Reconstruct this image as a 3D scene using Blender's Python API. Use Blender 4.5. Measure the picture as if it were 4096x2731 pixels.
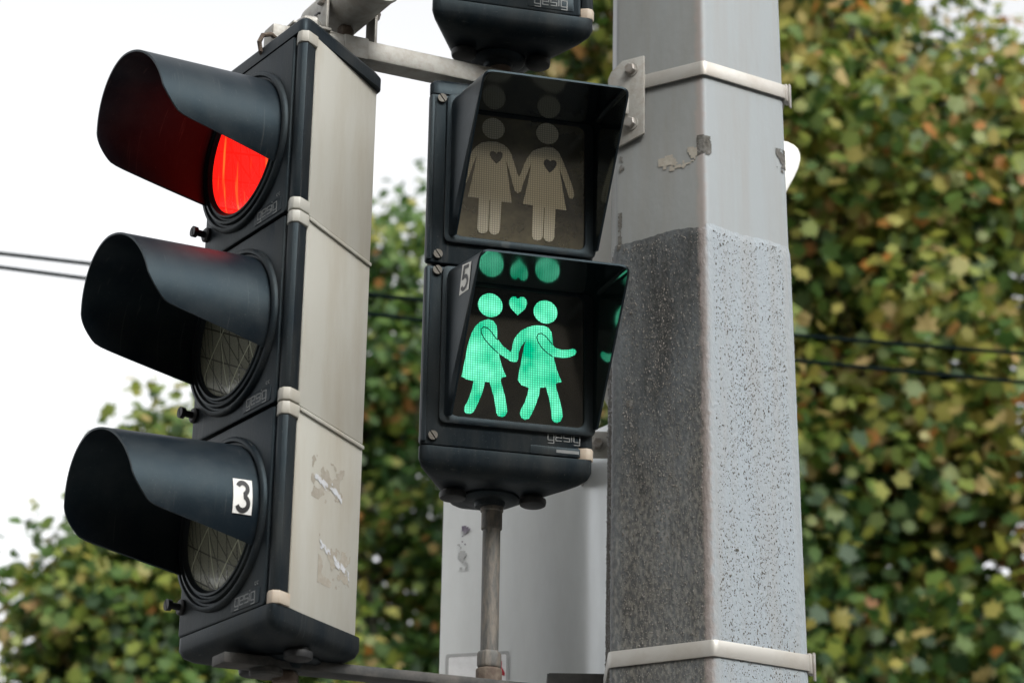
import bpy, bmesh, math, random, bisect
import numpy as np
from mathutils import Matrix, Vector, noise as mnoise

for o in list(bpy.data.objects):
    bpy.data.objects.remove(o)
sc = bpy.context.scene
COL = sc.collection
R = math.radians
random.seed(7)

# ------------------------------------------------------------------ camera
cd = bpy.data.cameras.new('camera')
cam = bpy.data.objects.new('camera', cd)
COL.objects.link(cam)
PITCH, ROLL = R(21.249), R(-0.899)
right = Vector((1, 0, 0))
up = Vector((0, -math.sin(PITCH), math.cos(PITCH)))
back = -Vector((0, math.cos(PITCH), math.sin(PITCH)))
r2 = math.cos(ROLL) * right - math.sin(ROLL) * up
u2 = math.sin(ROLL) * right + math.cos(ROLL) * up
M = Matrix((r2, u2, back)).transposed().to_4x4()
M.translation = (0, 0, 1.6)
cam.matrix_world = M
cd.sensor_width = 36
cd.lens = 81.627
cd.clip_start = 0.05
cd.clip_end = 2000
cd.dof.use_dof = True
cd.dof.focus_distance = 3.50
cd.dof.aperture_fstop = 5.7
cd.dof.aperture_blades = 0
sc.camera = cam

# ------------------------------------------------------------------ sky, sun, exposure
SUN_AZ, SUN_EL = R(150), R(42)        # azimuth from +Y towards +X
w = bpy.data.worlds.new('World')
sc.world = w
w.use_nodes = True
nt = w.node_tree
nt.nodes.clear()
out = nt.nodes.new('ShaderNodeOutputWorld')
bg = nt.nodes.new('ShaderNodeBackground')
sky = nt.nodes.new('ShaderNodeTexSky')
sky.sky_type = 'NISHITA'
sky.sun_disc = False
sky.sun_elevation = SUN_EL
sky.sun_rotation = SUN_AZ
sky.air_density = 1.0
sky.dust_density = 4.0
sky.ozone_density = 1.0
hs = nt.nodes.new('ShaderNodeHueSaturation')
hs.inputs['Saturation'].default_value = 0.06     # thin even cloud: white sky
nt.links.new(sky.outputs[0], hs.inputs['Color'])
nt.links.new(hs.outputs[0], bg.inputs['Color'])
bg.inputs['Strength'].default_value = 0.15
nt.links.new(bg.outputs[0], out.inputs['Surface'])
sl = bpy.data.lights.new('sun', 'SUN')
sl.energy = 0.5
sl.angle = R(14)
sl.color = (1.0, 0.95, 0.87)
sun = bpy.data.objects.new('sun', sl)
COL.objects.link(sun)
sd = Vector((math.sin(SUN_AZ) * math.cos(SUN_EL), math.cos(SUN_AZ) * math.cos(SUN_EL), math.sin(SUN_EL)))
sun.rotation_euler = sd.to_track_quat('Z', 'Y').to_euler()
sun.location = sd * 30
vs = sc.view_settings
vs.view_transform = 'Standard'
vs.look = 'None'
vs.exposure = 1.25
vs.gamma = 1.0
vs.use_curve_mapping = False
sc.render.engine = 'CYCLES'
sc.cycles.use_denoising = True
sc.cycles.max_bounces = 8
sc.cycles.sample_clamp_indirect = 6.0

# ------------------------------------------------------------------ materials
def mat(name, base, rough=0.5, metal=0.0, var=0.0, var_scale=8.0, var_col=None, bump=0.0, bump_scale=60.0,
        spec=0.5, stretch=(1, 1, 1), coat=0.0, tint=None, ior=None, speck=0.0):
    m = bpy.data.materials.new(name)
    m.use_nodes = True
    n = m.node_tree
    b = n.nodes['Principled BSDF']
    b.inputs['Roughness'].default_value = rough
    b.inputs['Metallic'].default_value = metal
    b.inputs['Specular IOR Level'].default_value = spec
    b.inputs['Coat Weight'].default_value = coat
    if tint: b.inputs['Specular Tint'].default_value = (*tint, 1)
    if ior: b.inputs['IOR'].default_value = ior
    b.inputs['Base Color'].default_value = (*base, 1)
    if var or bump:
        tc = n.nodes.new('ShaderNodeTexCoord')
        mp = n.nodes.new('ShaderNodeMapping')
        mp.inputs['Scale'].default_value = stretch
        n.links.new(tc.outputs['Object'], mp.inputs['Vector'])
    if var:
        nz = n.nodes.new('ShaderNodeTexNoise')
        nz.inputs['Scale'].default_value = var_scale
        nz.inputs['Detail'].default_value = 8
        nz.inputs['Roughness'].default_value = 0.65
        n.links.new(mp.outputs[0], nz.inputs['Vector'])
        cr = n.nodes.new('ShaderNodeValToRGB')
        cr.color_ramp.elements[0].position = 0.42
        cr.color_ramp.elements[1].position = 0.72
        cr.color_ramp.elements[0].color = (0, 0, 0, 1)
        cr.color_ramp.elements[1].color = (var, var, var, 1)
        n.links.new(nz.outputs[0], cr.inputs[0])
        mx = n.nodes.new('ShaderNodeMix')
        mx.data_type = 'RGBA'
        mx.inputs[6].default_value = (*base, 1)
        mx.inputs[7].default_value = (*(var_col or tuple(c * 0.5 for c in base)), 1)
        n.links.new(cr.outputs[0], mx.inputs[0])
        col_out = mx.outputs[2]
        if speck:      # fine dust and rain spots, and a few long scuffs
            for sc_, st, lo, hi, f in ((420, (1, 1, 1), .66, .76, speck), (34, (1, 6, .12), .66, .72, speck * .6)):
                m2 = n.nodes.new('ShaderNodeMapping'); m2.inputs['Scale'].default_value = st; m2.inputs['Rotation'].default_value = (.3, .2, .1)
                n.links.new(tc.outputs['Object'], m2.inputs[0])
                n2 = n.nodes.new('ShaderNodeTexNoise'); n2.inputs['Scale'].default_value = sc_; n2.inputs['Detail'].default_value = 3
                n.links.new(m2.outputs[0], n2.inputs['Vector'])
                r2_ = n.nodes.new('ShaderNodeMapRange'); r2_.inputs[1].default_value = lo; r2_.inputs[2].default_value = hi; r2_.inputs[4].default_value = f
                n.links.new(n2.outputs[0], r2_.inputs[0])
                x2 = n.nodes.new('ShaderNodeMix'); x2.data_type = 'RGBA'; x2.inputs[7].default_value = (.20, .195, .18, 1)
                n.links.new(r2_.outputs[0], x2.inputs[0]); n.links.new(col_out, x2.inputs[6]); col_out = x2.outputs[2]
        n.links.new(col_out, b.inputs['Base Color'])
        mr = n.nodes.new('ShaderNodeMapRange')
        mr.inputs[3].default_value = max(0.02, rough - 0.06)
        mr.inputs[4].default_value = min(1, rough + 0.2)
        n.links.new(nz.outputs[0], mr.inputs[0])
        n.links.new(mr.outputs[0], b.inputs['Roughness'])
    if bump:
        nb = n.nodes.new('ShaderNodeTexNoise')
        nb.inputs['Scale'].default_value = bump_scale
        nb.inputs['Detail'].default_value = 5
        n.links.new(mp.outputs[0], nb.inputs['Vector'])
        bp = n.nodes.new('ShaderNodeBump')
        bp.inputs['Strength'].default_value = bump
        bp.inputs['Distance'].default_value = 0.002
        n.links.new(nb.outputs[0], bp.inputs['Height'])
        n.links.new(bp.outputs[0], b.inputs['Normal'])
    return m

def N(m, t): return m.node_tree.nodes.new(t)
def LK(m, a, b): m.node_tree.links.new(a, b)

PLASTIC = mat('dark_plastic', (0.005, 0.0075, 0.0105), 0.42, spec=.27, tint=(.66,.88,.98), speck=.3, var=0.8, var_scale=24, var_col=(0.030, 0.030, 0.028), bump=0.12, bump_scale=220, stretch=(1, 1, .22))
VISOR = mat('visor_plastic', (0.005, 0.0085, 0.013), 0.36, spec=.36, tint=(.62,.87,.98), speck=.22, var=0.8, var_scale=13, var_col=(0.024, 0.027, 0.029), bump=0.06, bump_scale=160)
HOOD = mat('hood_plastic', (0.005, 0.007, 0.009), 0.10, spec=.5, ior=2.3, tint=(.75,.95,.95))
BEIGE = mat('beige_plastic', (0.40, 0.395, 0.355), 0.36, spec=.5, var=0.75, var_scale=13, var_col=(0.32, 0.285, 0.225), bump=0.03, bump_scale=120, stretch=(1, 1, .22))
BEIGEC = mat('beige_clip', (0.42, 0.37, 0.30), 0.5, var=0.6, var_scale=30, var_col=(0.33, 0.21, 0.13))
GALV = mat('galvanised_steel', (0.36, 0.355, 0.33), 0.5, 0.35, var=0.6, var_scale=48, var_col=(0.21, 0.18, 0.14), bump=0.25, bump_scale=150)
DARKBAR = mat('weathered_bar', (0.035, 0.037, 0.036), 0.6, 0.1, var=0.8, var_scale=25, var_col=(0.12, 0.11, 0.10), bump=0.25, bump_scale=150)
RUSTY = mat('rusty_steel', (0.085, 0.060, 0.045), 0.75, 0.1, var=0.8, var_scale=60, var_col=(0.19, 0.16, 0.125), bump=0.4, bump_scale=200)
PIPE = mat('pipe_paint', (0.09, 0.09, 0.085), 0.55, 0.15, var=0.95, var_scale=85, var_col=(0.24, 0.205, 0.165), bump=0.6, bump_scale=260, stretch=(1, 1, .28))
STEEL = mat('strap_steel', (0.46, 0.45, 0.42), 0.38, 0.5, var=0.5, var_scale=16, var_col=(0.30, 0.25, 0.20))
BOLT = mat('bolt_steel', (0.36, 0.35, 0.33), 0.45, 0.6, var=0.6, var_scale=60, var_col=(0.2, 0.13, 0.08))
BLACK = mat('black_rubber', (0.010, 0.011, 0.012), 0.55)
GREYTXT = mat('grey_lettering', (0.13, 0.14, 0.14), 0.5)
WHITEST = mat('sticker_white', (0.72, 0.72, 0.70), 0.45, var=0.4, var_scale=60, var_col=(0.5, 0.49, 0.46))
INK = mat('sticker_ink', (0.012, 0.012, 0.013), 0.5)
RESIDUE = mat('glue_residue', (0.29, 0.265, 0.22), 0.6, var=0.8, var_scale=120, var_col=(0.38, 0.36, 0.31))
PAPER = mat('torn_paper', (0.50, 0.52, 0.55), 0.7, var=0.3, var_scale=80, var_col=(0.4, 0.33, 0.27))
SHEET = mat('sign_sheet', (0.74, 0.77, 0.78), 0.26, 0.25, var=0.45, var_scale=9, var_col=(0.50, 0.51, 0.50), stretch=(1, 1, .25))
SIGNBACK = mat('sign_back', (0.66, 0.66, 0.63), 0.4, 0.1, var=0.3, var_scale=8, var_col=(0.5, 0.48, 0.44))
REDP = mat('red_print', (0.42, 0.012, 0.03), 0.5)
PURPLE = mat('purple_print', (0.06, 0.03, 0.09), 0.5, var=0.7, var_scale=50, var_col=(0.45, 0.46, 0.45))
FADED = mat('faded_sticker', (0.78, 0.79, 0.80), 0.5, var=0.4, var_scale=50, var_col=(0.5, 0.5, 0.5))
GREYEDGE = mat('faded_border', (0.36, 0.37, 0.37), 0.5, var=0.6, var_scale=60, var_col=(0.5, 0.5, 0.5))
CHIP = mat('bare_chip', (0.07, 0.065, 0.055), 0.8, var=0.8, var_scale=80, var_col=(0.20, 0.20, 0.19), bump=0.5, bump_scale=300)
CABLE = mat('cable_black', (0.004, 0.009, 0.009), 0.95, spec=.05)
BARK = mat('bark', (0.055, 0.042, 0.032), 0.9, var=0.6, var_scale=6, var_col=(0.12, 0.10, 0.08), bump=0.6, bump_scale=20, stretch=(1, 1, .25))
LAMPW = mat('lamp_white', (0.62, 0.62, 0.62), 0.4)
GROUND = mat('asphalt', (0.055, 0.054, 0.052), 0.9, var=0.5, var_scale=1.2, var_col=(0.035, 0.035, 0.035), bump=0.6, bump_scale=90)
PAVE = mat('paving', (0.17, 0.165, 0.155), 0.85, var=0.5, var_scale=2, var_col=(0.12, 0.115, 0.11), bump=0.4, bump_scale=60)
KERB = mat('kerb_stone', (0.26, 0.25, 0.24), 0.8, var=0.5, var_scale=5)
def tilt_normal(m, deg):
    """signal glass is set leaning forward against sky glare: its mirror direction is tipped down"""
    cv = m.node_tree.nodes.new('ShaderNodeCombineXYZ'); cv.inputs[1].default_value = -math.cos(R(deg)); cv.inputs[2].default_value = -math.sin(R(deg))
    vt_ = m.node_tree.nodes.new('ShaderNodeVectorTransform'); vt_.vector_type = 'NORMAL'; vt_.convert_from = 'OBJECT'; vt_.convert_to = 'WORLD'
    m.node_tree.links.new(cv.outputs[0], vt_.inputs[0])
    bpn = [n for n in m.node_tree.nodes if n.type == 'BUMP']
    m.node_tree.links.new(vt_.outputs[0], bpn[0].inputs['Normal'] if bpn else m.node_tree.nodes['Principled BSDF'].inputs['Normal'])
GLASSPANEL = mat('signal_glass', (0.010, 0.011, 0.011), 0.06, spec=0.5, ior=2.1, var=0.8, var_scale=9, var_col=(0.034, 0.030, 0.018))
tilt_normal(GLASSPANEL, 7.0)
GLASSBRIGHT = mat('brightened_dusty_glass', (0.050, 0.044, 0.028), 0.07, ior=2.2, var=0.85, var_scale=9, var_col=(0.16, 0.135, 0.078))  # dusty brown base, raised to stand in for the upper pane's reflection
tilt_normal(GLASSBRIGHT, 7.0)

def pole_paint(name, coat):
    base = (0.275, 0.303, 0.316) if not coat else (0.265, 0.303, 0.330)
    m = bpy.data.materials.new(name); m.use_nodes = True
    b = m.node_tree.nodes['Principled BSDF']
    tc = N(m, 'ShaderNodeTexCoord')
    # long vertical weather streaks
    mp = N(m, 'ShaderNodeMapping'); mp.inputs['Scale'].default_value = (1, 1, .06)
    LK(m, tc.outputs['Object'], mp.inputs[0])
    nz = N(m, 'ShaderNodeTexNoise'); nz.inputs['Scale'].default_value = 38; nz.inputs['Detail'].default_value = 7; nz.inputs['Roughness'].default_value = .6
    LK(m, mp.outputs[0], nz.inputs['Vector'])
    cr = N(m, 'ShaderNodeValToRGB'); cr.color_ramp.elements[0].position = .45; cr.color_ramp.elements[1].position = .75
    LK(m, nz.outputs[0], cr.inputs[0])
    mx = N(m, 'ShaderNodeMix'); mx.data_type = 'RGBA'
    mx.inputs[6].default_value = (*base, 1); mx.inputs[7].default_value = (.25, .24, .22, 1)
    mu = N(m, 'ShaderNodeMath'); mu.operation = 'MULTIPLY'; mu.inputs[1].default_value = .55
    LK(m, cr.outputs[0], mu.inputs[0]); LK(m, mu.outputs[0], mx.inputs[0])
    # darker brownish tone over the left face, its edge broken by noise
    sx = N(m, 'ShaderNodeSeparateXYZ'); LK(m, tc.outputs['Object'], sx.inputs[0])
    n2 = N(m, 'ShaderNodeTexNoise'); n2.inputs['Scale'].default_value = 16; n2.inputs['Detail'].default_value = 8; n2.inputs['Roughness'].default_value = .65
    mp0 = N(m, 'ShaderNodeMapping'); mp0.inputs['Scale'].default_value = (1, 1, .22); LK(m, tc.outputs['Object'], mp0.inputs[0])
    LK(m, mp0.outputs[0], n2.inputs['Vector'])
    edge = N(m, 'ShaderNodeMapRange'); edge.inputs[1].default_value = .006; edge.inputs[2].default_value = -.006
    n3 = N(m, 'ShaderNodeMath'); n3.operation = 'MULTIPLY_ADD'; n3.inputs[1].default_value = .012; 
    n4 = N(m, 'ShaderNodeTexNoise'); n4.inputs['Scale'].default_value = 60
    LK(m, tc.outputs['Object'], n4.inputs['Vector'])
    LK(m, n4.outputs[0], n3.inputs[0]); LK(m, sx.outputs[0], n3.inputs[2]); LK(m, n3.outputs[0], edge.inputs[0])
    left_tone = N(m, 'ShaderNodeMapRange')
    left_tone.inputs[1].default_value = .25; left_tone.inputs[2].default_value = .62
    left_tone.inputs[3].default_value = .25 if not coat else .62; left_tone.inputs[4].default_value = .55 if not coat else .95
    LK(m, n2.outputs[0], left_tone.inputs[0])
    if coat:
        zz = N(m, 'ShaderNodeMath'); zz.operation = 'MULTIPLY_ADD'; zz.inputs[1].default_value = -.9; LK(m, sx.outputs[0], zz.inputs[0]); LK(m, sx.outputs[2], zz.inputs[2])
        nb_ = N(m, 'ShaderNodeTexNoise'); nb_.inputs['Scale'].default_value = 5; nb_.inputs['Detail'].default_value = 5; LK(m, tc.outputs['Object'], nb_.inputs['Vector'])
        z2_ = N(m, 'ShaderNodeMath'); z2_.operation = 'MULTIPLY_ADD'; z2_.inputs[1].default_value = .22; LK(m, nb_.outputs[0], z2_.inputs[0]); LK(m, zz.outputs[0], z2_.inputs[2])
        st_ = N(m, 'ShaderNodeMapRange'); st_.inputs[1].default_value = 2.82; st_.inputs[2].default_value = 3.06; st_.interpolation_type = 'SMOOTHSTEP'  # deeper tone towards the top of the coating
        LK(m, z2_.outputs[0], st_.inputs[0]); high_tone = st_.outputs[0]
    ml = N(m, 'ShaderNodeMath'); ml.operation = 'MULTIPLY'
    LK(m, left_tone.outputs[0], ml.inputs[0]); LK(m, edge.outputs[0], ml.inputs[1])
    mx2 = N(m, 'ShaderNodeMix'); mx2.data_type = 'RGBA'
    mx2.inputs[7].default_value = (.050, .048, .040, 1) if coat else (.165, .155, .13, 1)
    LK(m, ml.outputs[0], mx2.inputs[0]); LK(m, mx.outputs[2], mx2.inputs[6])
    if coat:      # fine speckle in the left face's dark tones
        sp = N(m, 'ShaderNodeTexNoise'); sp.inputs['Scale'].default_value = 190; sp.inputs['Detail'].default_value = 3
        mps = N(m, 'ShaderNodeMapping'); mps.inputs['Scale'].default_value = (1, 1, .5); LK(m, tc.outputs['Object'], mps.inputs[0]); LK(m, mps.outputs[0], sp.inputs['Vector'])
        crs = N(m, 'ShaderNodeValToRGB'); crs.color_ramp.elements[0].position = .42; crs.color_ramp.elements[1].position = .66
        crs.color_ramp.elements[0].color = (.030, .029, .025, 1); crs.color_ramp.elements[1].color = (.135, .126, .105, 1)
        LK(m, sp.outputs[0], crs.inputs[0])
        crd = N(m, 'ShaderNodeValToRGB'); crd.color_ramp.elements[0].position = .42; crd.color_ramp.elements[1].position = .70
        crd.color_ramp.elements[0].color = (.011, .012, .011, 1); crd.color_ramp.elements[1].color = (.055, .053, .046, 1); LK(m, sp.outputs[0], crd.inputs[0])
        mxs = N(m, 'ShaderNodeMix'); mxs.data_type = 'RGBA'; LK(m, high_tone, mxs.inputs[0]); LK(m, crs.outputs[0], mxs.inputs[6]); LK(m, crd.outputs[0], mxs.inputs[7])
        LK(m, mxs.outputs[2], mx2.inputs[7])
    # primer showing where the paint has worn off the front edge
    ab = N(m, 'ShaderNodeMath'); ab.operation = 'ABSOLUTE'; LK(m, n3.outputs[0], ab.inputs[0])
    pe = N(m, 'ShaderNodeMapRange'); pe.inputs[1].default_value = .009; pe.inputs[2].default_value = .003; pe.inputs[3].default_value = 0; pe.inputs[4].default_value = .5
    LK(m, ab.outputs[0], pe.inputs[0])
    mx3 = N(m, 'ShaderNodeMix'); mx3.data_type = 'RGBA'; mx3.inputs[7].default_value = (.30, .235, .205, 1)
    LK(m, mx2.outputs[2], mx3.inputs[6]); LK(m, pe.outputs[0], mx3.inputs[0])
    LK(m, mx3.outputs[2], b.inputs['Base Color'])
    b.inputs['Roughness'].default_value = .5 if not coat else .55
    bp = N(m, 'ShaderNodeBump'); bp.inputs['Distance'].default_value = .0012 if not coat else .0022; bp.inputs['Strength'].default_value = .35 if not coat else .8
    n5 = N(m, 'ShaderNodeTexNoise'); n5.inputs['Scale'].default_value = 90 if not coat else 200; n5.inputs['Detail'].default_value = 4
    mp2 = N(m, 'ShaderNodeMapping'); mp2.inputs['Scale'].default_value = (1, 1, .55)
    LK(m, tc.outputs['Object'], mp2.inputs[0]); LK(m, mp2.outputs[0], n5.inputs['Vector'])
    LK(m, n5.outputs[0], bp.inputs['Height']); LK(m, bp.outputs[0], b.inputs['Normal'])
    return m
POLEP = pole_paint('pole_paint', False)
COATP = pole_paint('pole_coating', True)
GRAIN = mat('coating_grain', (0.13, 0.12, 0.105), 0.7, var=0.8, var_scale=25, var_col=(0.20, 0.19, 0.18))

def lens_mat(name, col, emit=None, strength=0.0):
    m = bpy.data.materials.new(name); m.use_nodes = True
    b = m.node_tree.nodes['Principled BSDF']
    tc = N(m, 'ShaderNodeTexCoord')
    # moulded ribs: crossing straight and curved lines over fine hatching
    def lines(kind, rot, per, thin, off=(0, 0, 0)):
        mp = N(m, 'ShaderNodeMapping'); mp.inputs['Rotation'].default_value = (0, R(rot), 0); mp.inputs['Location'].default_value = off
        LK(m, tc.outputs['Object'], mp.inputs[0])
        if kind == 'band':
            sp = N(m, 'ShaderNodeSeparateXYZ'); LK(m, mp.outputs[0], sp.inputs[0]); v = sp.outputs[0]
        else:
            fl_ = N(m, 'ShaderNodeVectorMath'); fl_.operation = 'MULTIPLY'; fl_.inputs[1].default_value = (1, 0, 1); LK(m, mp.outputs[0], fl_.inputs[0])
            le = N(m, 'ShaderNodeVectorMath'); le.operation = 'LENGTH'; LK(m, fl_.outputs[0], le.inputs[0]); v = le.outputs['Value']
        pp = N(m, 'ShaderNodeMath'); pp.operation = 'PINGPONG'; pp.inputs[1].default_value = per; LK(m, v, pp.inputs[0])
        mr = N(m, 'ShaderNodeMapRange'); mr.inputs[1].default_value = 0; mr.inputs[2].default_value = thin; mr.inputs[3].default_value = 1; mr.inputs[4].default_value = 0
        LK(m, pp.outputs[0], mr.inputs[0]); return mr.outputs[0]
    def mxx(a, b_):
        q = N(m, 'ShaderNodeMath'); q.operation = 'MAXIMUM'; LK(m, a, q.inputs[0]); LK(m, b_, q.inputs[1]); return q.outputs[0]
    rib = mxx(mxx(lines('ring', 0, .0125, .0017, (.24, 0, .05)), lines('band', 66, .021, .0016, (.004, 0, 0))), mxx(lines('ring', 0, .019, .0014, (-.30, 0, -.12)), lines('band', 40, .027, .0012, (.01, 0, 0))))
    lite = mxx(lines('band', -48, .041, .0016, (.012, 0, 0)), lines('band', 14, .036, .0012, (.02, 0, .0)))
    class _O: pass
    ri = _O(); ri.outputs = [rib]
    wv = N(m, 'ShaderNodeTexWave'); wv.inputs['Scale'].default_value = 120; wv.inputs['Distortion'].default_value = 4; wv.inputs['Detail'].default_value = 3
    mp2 = N(m, 'ShaderNodeMapping'); mp2.inputs['Rotation'].default_value = (0, R(-35), 0)
    LK(m, tc.outputs['Object'], mp2.inputs[0]); LK(m, mp2.outputs[0], wv.inputs['Vector'])
    mx = N(m, 'ShaderNodeMix'); mx.data_type = 'RGBA'
    mx.inputs[6].default_value = (*col, 1); mx.inputs[7].default_value = (*[min(1, c * 3.0 + .03) for c in col], 1)
    LK(m, wv.outputs['Color'], mx.inputs[0])
    mx2 = N(m, 'ShaderNodeMix'); mx2.data_type = 'RGBA'; mx2.inputs[7].default_value = (*[c * .18 for c in col], 1)
    LK(m, mx.outputs[2], mx2.inputs[6]); LK(m, ri.outputs[0], mx2.inputs[0])
    mx3 = N(m, 'ShaderNodeMix'); mx3.data_type = 'RGBA'; mx3.inputs[7].default_value = (*[min(1, c * 6 + .02) for c in col], 1)
    LK(m, mx2.outputs[2], mx3.inputs[6]); LK(m, lite, mx3.inputs[0])
    LK(m, mx3.outputs[2], b.inputs['Base Color'])
    b.inputs['Roughness'].default_value = .16
    if emit: b.inputs['Specular IOR Level'].default_value = .15
    ad = N(m, 'ShaderNodeMath'); ad.operation = 'MULTIPLY_ADD'; ad.inputs[1].default_value = .5
    LK(m, wv.outputs['Fac'], ad.inputs[0]); LK(m, ri.outputs[0], ad.inputs[2])
    bp = N(m, 'ShaderNodeBump'); bp.inputs['Distance'].default_value = .0015; bp.inputs['Strength'].default_value = .6
    LK(m, ad.outputs[0], bp.inputs['Height']); LK(m, bp.outputs[0], b.inputs['Normal'])
    if emit:
        e = N(m, 'ShaderNodeMix'); e.data_type = 'RGBA'
        e.inputs[6].default_value = (*emit, 1); e.inputs[7].default_value = (*[c * .72 for c in emit], 1)
        LK(m, ri.outputs[0], e.inputs[0])
        nz = N(m, 'ShaderNodeTexNoise'); nz.inputs['Scale'].default_value = 22
        mp3 = N(m, 'ShaderNodeMapping'); mp3.inputs['Scale'].default_value = (2.6, .1, .35); mp3.inputs['Rotation'].default_value = (0, R(12), 0)
        LK(m, tc.outputs['Object'], mp3.inputs[0]); LK(m, mp3.outputs[0], nz.inputs['Vector'])
        cr = N(m, 'ShaderNodeValToRGB'); cr.color_ramp.elements[0].position = .6; cr.color_ramp.elements[1].position = .7
        cr.color_ramp.elements[0].color = (0, 0, 0, 1); cr.color_ramp.elements[1].color = (.5, .5, .5, 1)
        LK(m, nz.outputs[0], cr.inputs[0])
        e2 = N(m, 'ShaderNodeMix'); e2.data_type = 'RGBA'; e2.inputs[7].default_value = (1.0, .22, .03, 1)
        LK(m, e.outputs[2], e2.inputs[6]); LK(m, cr.outputs[0], e2.inputs[0])
        LK(m, e2.outputs[2], b.inputs['Emission Color'])
        b.inputs['Emission Strength'].default_value = strength
    return m
LENSOFF = lens_mat('clear_lens', (0.085, 0.088, 0.062))
LENSRED = lens_mat('red_lens', (0.12, 0.004, 0.004), (1.0, 0.010, 0.006), 0.62)

def prism_mat(name, base, metal, rough, emit=None, strength=0):
    m = bpy.data.materials.new(name); m.use_nodes = True
    b = m.node_tree.nodes['Principled BSDF']
    b.inputs['Metallic'].default_value = metal; b.inputs['Roughness'].default_value = rough
    tc = N(m, 'ShaderNodeTexCoord'); sx = N(m, 'ShaderNodeSeparateXYZ'); LK(m, tc.outputs['Object'], sx.inputs[0])
    pitch = .0037
    def saw(sock):
        a = N(m, 'ShaderNodeMath'); a.operation = 'DIVIDE'; a.inputs[1].default_value = pitch; LK(m, sock, a.inputs[0])
        c = N(m, 'ShaderNodeMath'); c.operation = 'PINGPONG'; c.inputs[1].default_value = .5; LK(m, a.outputs[0], c.inputs[0])
        return c
    a, c = saw(sx.outputs[0]), saw(sx.outputs[2])
    ad = N(m, 'ShaderNodeMath'); ad.operation = 'MINIMUM'; LK(m, a.outputs[0], ad.inputs[0]); LK(m, c.outputs[0], ad.inputs[1])
    bp = N(m, 'ShaderNodeBump'); bp.inputs['Distance'].default_value = .0005; bp.inputs['Strength'].default_value = .3
    LK(m, ad.outputs[0], bp.inputs['Height']); LK(m, bp.outputs[0], b.inputs['Normal'])
    mr = N(m, 'ShaderNodeMapRange'); mr.inputs[1].default_value = 0; mr.inputs[2].default_value = .3; mr.inputs[3].default_value = .22; mr.inputs[4].default_value = 1.1
    LK(m, ad.outputs[0], mr.inputs[0])
    if emit:
        b.inputs['Base Color'].default_value = (*base, 1)
        nz = N(m, 'ShaderNodeTexNoise'); nz.inputs['Scale'].default_value = 26; nz.inputs['Detail'].default_value = 2
        LK(m, tc.outputs['Object'], nz.inputs['Vector'])
        cr = N(m, 'ShaderNodeValToRGB'); e = cr.color_ramp.elements
        e[0].position = .36; e[0].color = (*emit, 1); e[1].position = .74; e[1].color = (.20, 0.95, .58, 1)
        LK(m, nz.outputs[0], cr.inputs[0])
        LK(m, cr.outputs[0], b.inputs['Emission Color'])
        ms = N(m, 'ShaderNodeMath'); ms.operation = 'MULTIPLY'; ms.inputs[1].default_value = strength
        LK(m, mr.outputs[0], ms.inputs[0]); LK(m, ms.outputs[0], b.inputs['Emission Strength'])
    else:
        mx = N(m, 'ShaderNodeMix'); mx.data_type = 'RGBA'; mx.inputs[6].default_value = (*[q * .3 for q in base], 1); mx.inputs[7].default_value = (*base, 1)
        LK(m, mr.outputs[0], mx.inputs[0]); LK(m, mx.outputs[2], b.inputs['Base Color'])
    return m
PRISMOFF = prism_mat('clear_prism', (0.86, 0.80, 0.65), 0.55, 0.10)
tilt_normal(PRISMOFF, 7.0)
PRISMGREEN = prism_mat('green_prism', (0.0, 0.06, 0.03), 0.0, 0.35, (0.0, 0.46, 0.225), 0.72)
PRISMGREEN.node_tree.nodes['Principled BSDF'].inputs['Specular IOR Level'].default_value = .15

def leaf_mat(name, stops):
    m = bpy.data.materials.new(name); m.use_nodes = True
    b = m.node_tree.nodes['Principled BSDF']
    at = N(m, 'ShaderNodeAttribute'); at.attribute_name = 'tint'
    cr = N(m, 'ShaderNodeValToRGB'); e = cr.color_ramp.elements
    while len(e) < len(stops): e.new(.5)
    for i, (p, c) in enumerate(stops): e[i].position = p; e[i].color = (*c, 1)
    LK(m, at.outputs['Fac'], cr.inputs[0]); LK(m, cr.outputs[0], b.inputs['Base Color'])
    b.inputs['Roughness'].default_value = .5
    tr = N(m, 'ShaderNodeBsdfTranslucent'); LK(m, cr.outputs[0], tr.inputs['Color'])
    mx = N(m, 'ShaderNodeMixShader'); mx.inputs[0].default_value = .45
    o = m.node_tree.nodes['Material Output']
    LK(m, b.outputs[0], mx.inputs[1]); LK(m, tr.outputs[0], mx.inputs[2]); LK(m, mx.outputs[0], o.inputs['Surface'])
    return m
LEAF_A = leaf_mat('autumn_leaf', [(0, (.020, .058, .013)), (.3, (.075, .145, .026)), (.55, (.20, .24, .036)), (.75, (.32, .28, .06)), (.9, (.42, .31, .14)), (1, (.42, .18, .04))])
LEAF_B = leaf_mat('green_leaf', [(0, (.020, .062, .013)), (.4, (.075, .155, .026)), (.7, (.18, .24, .036)), (.92, (.30, .25, .06)), (1, (.36, .17, .05))])

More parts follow.
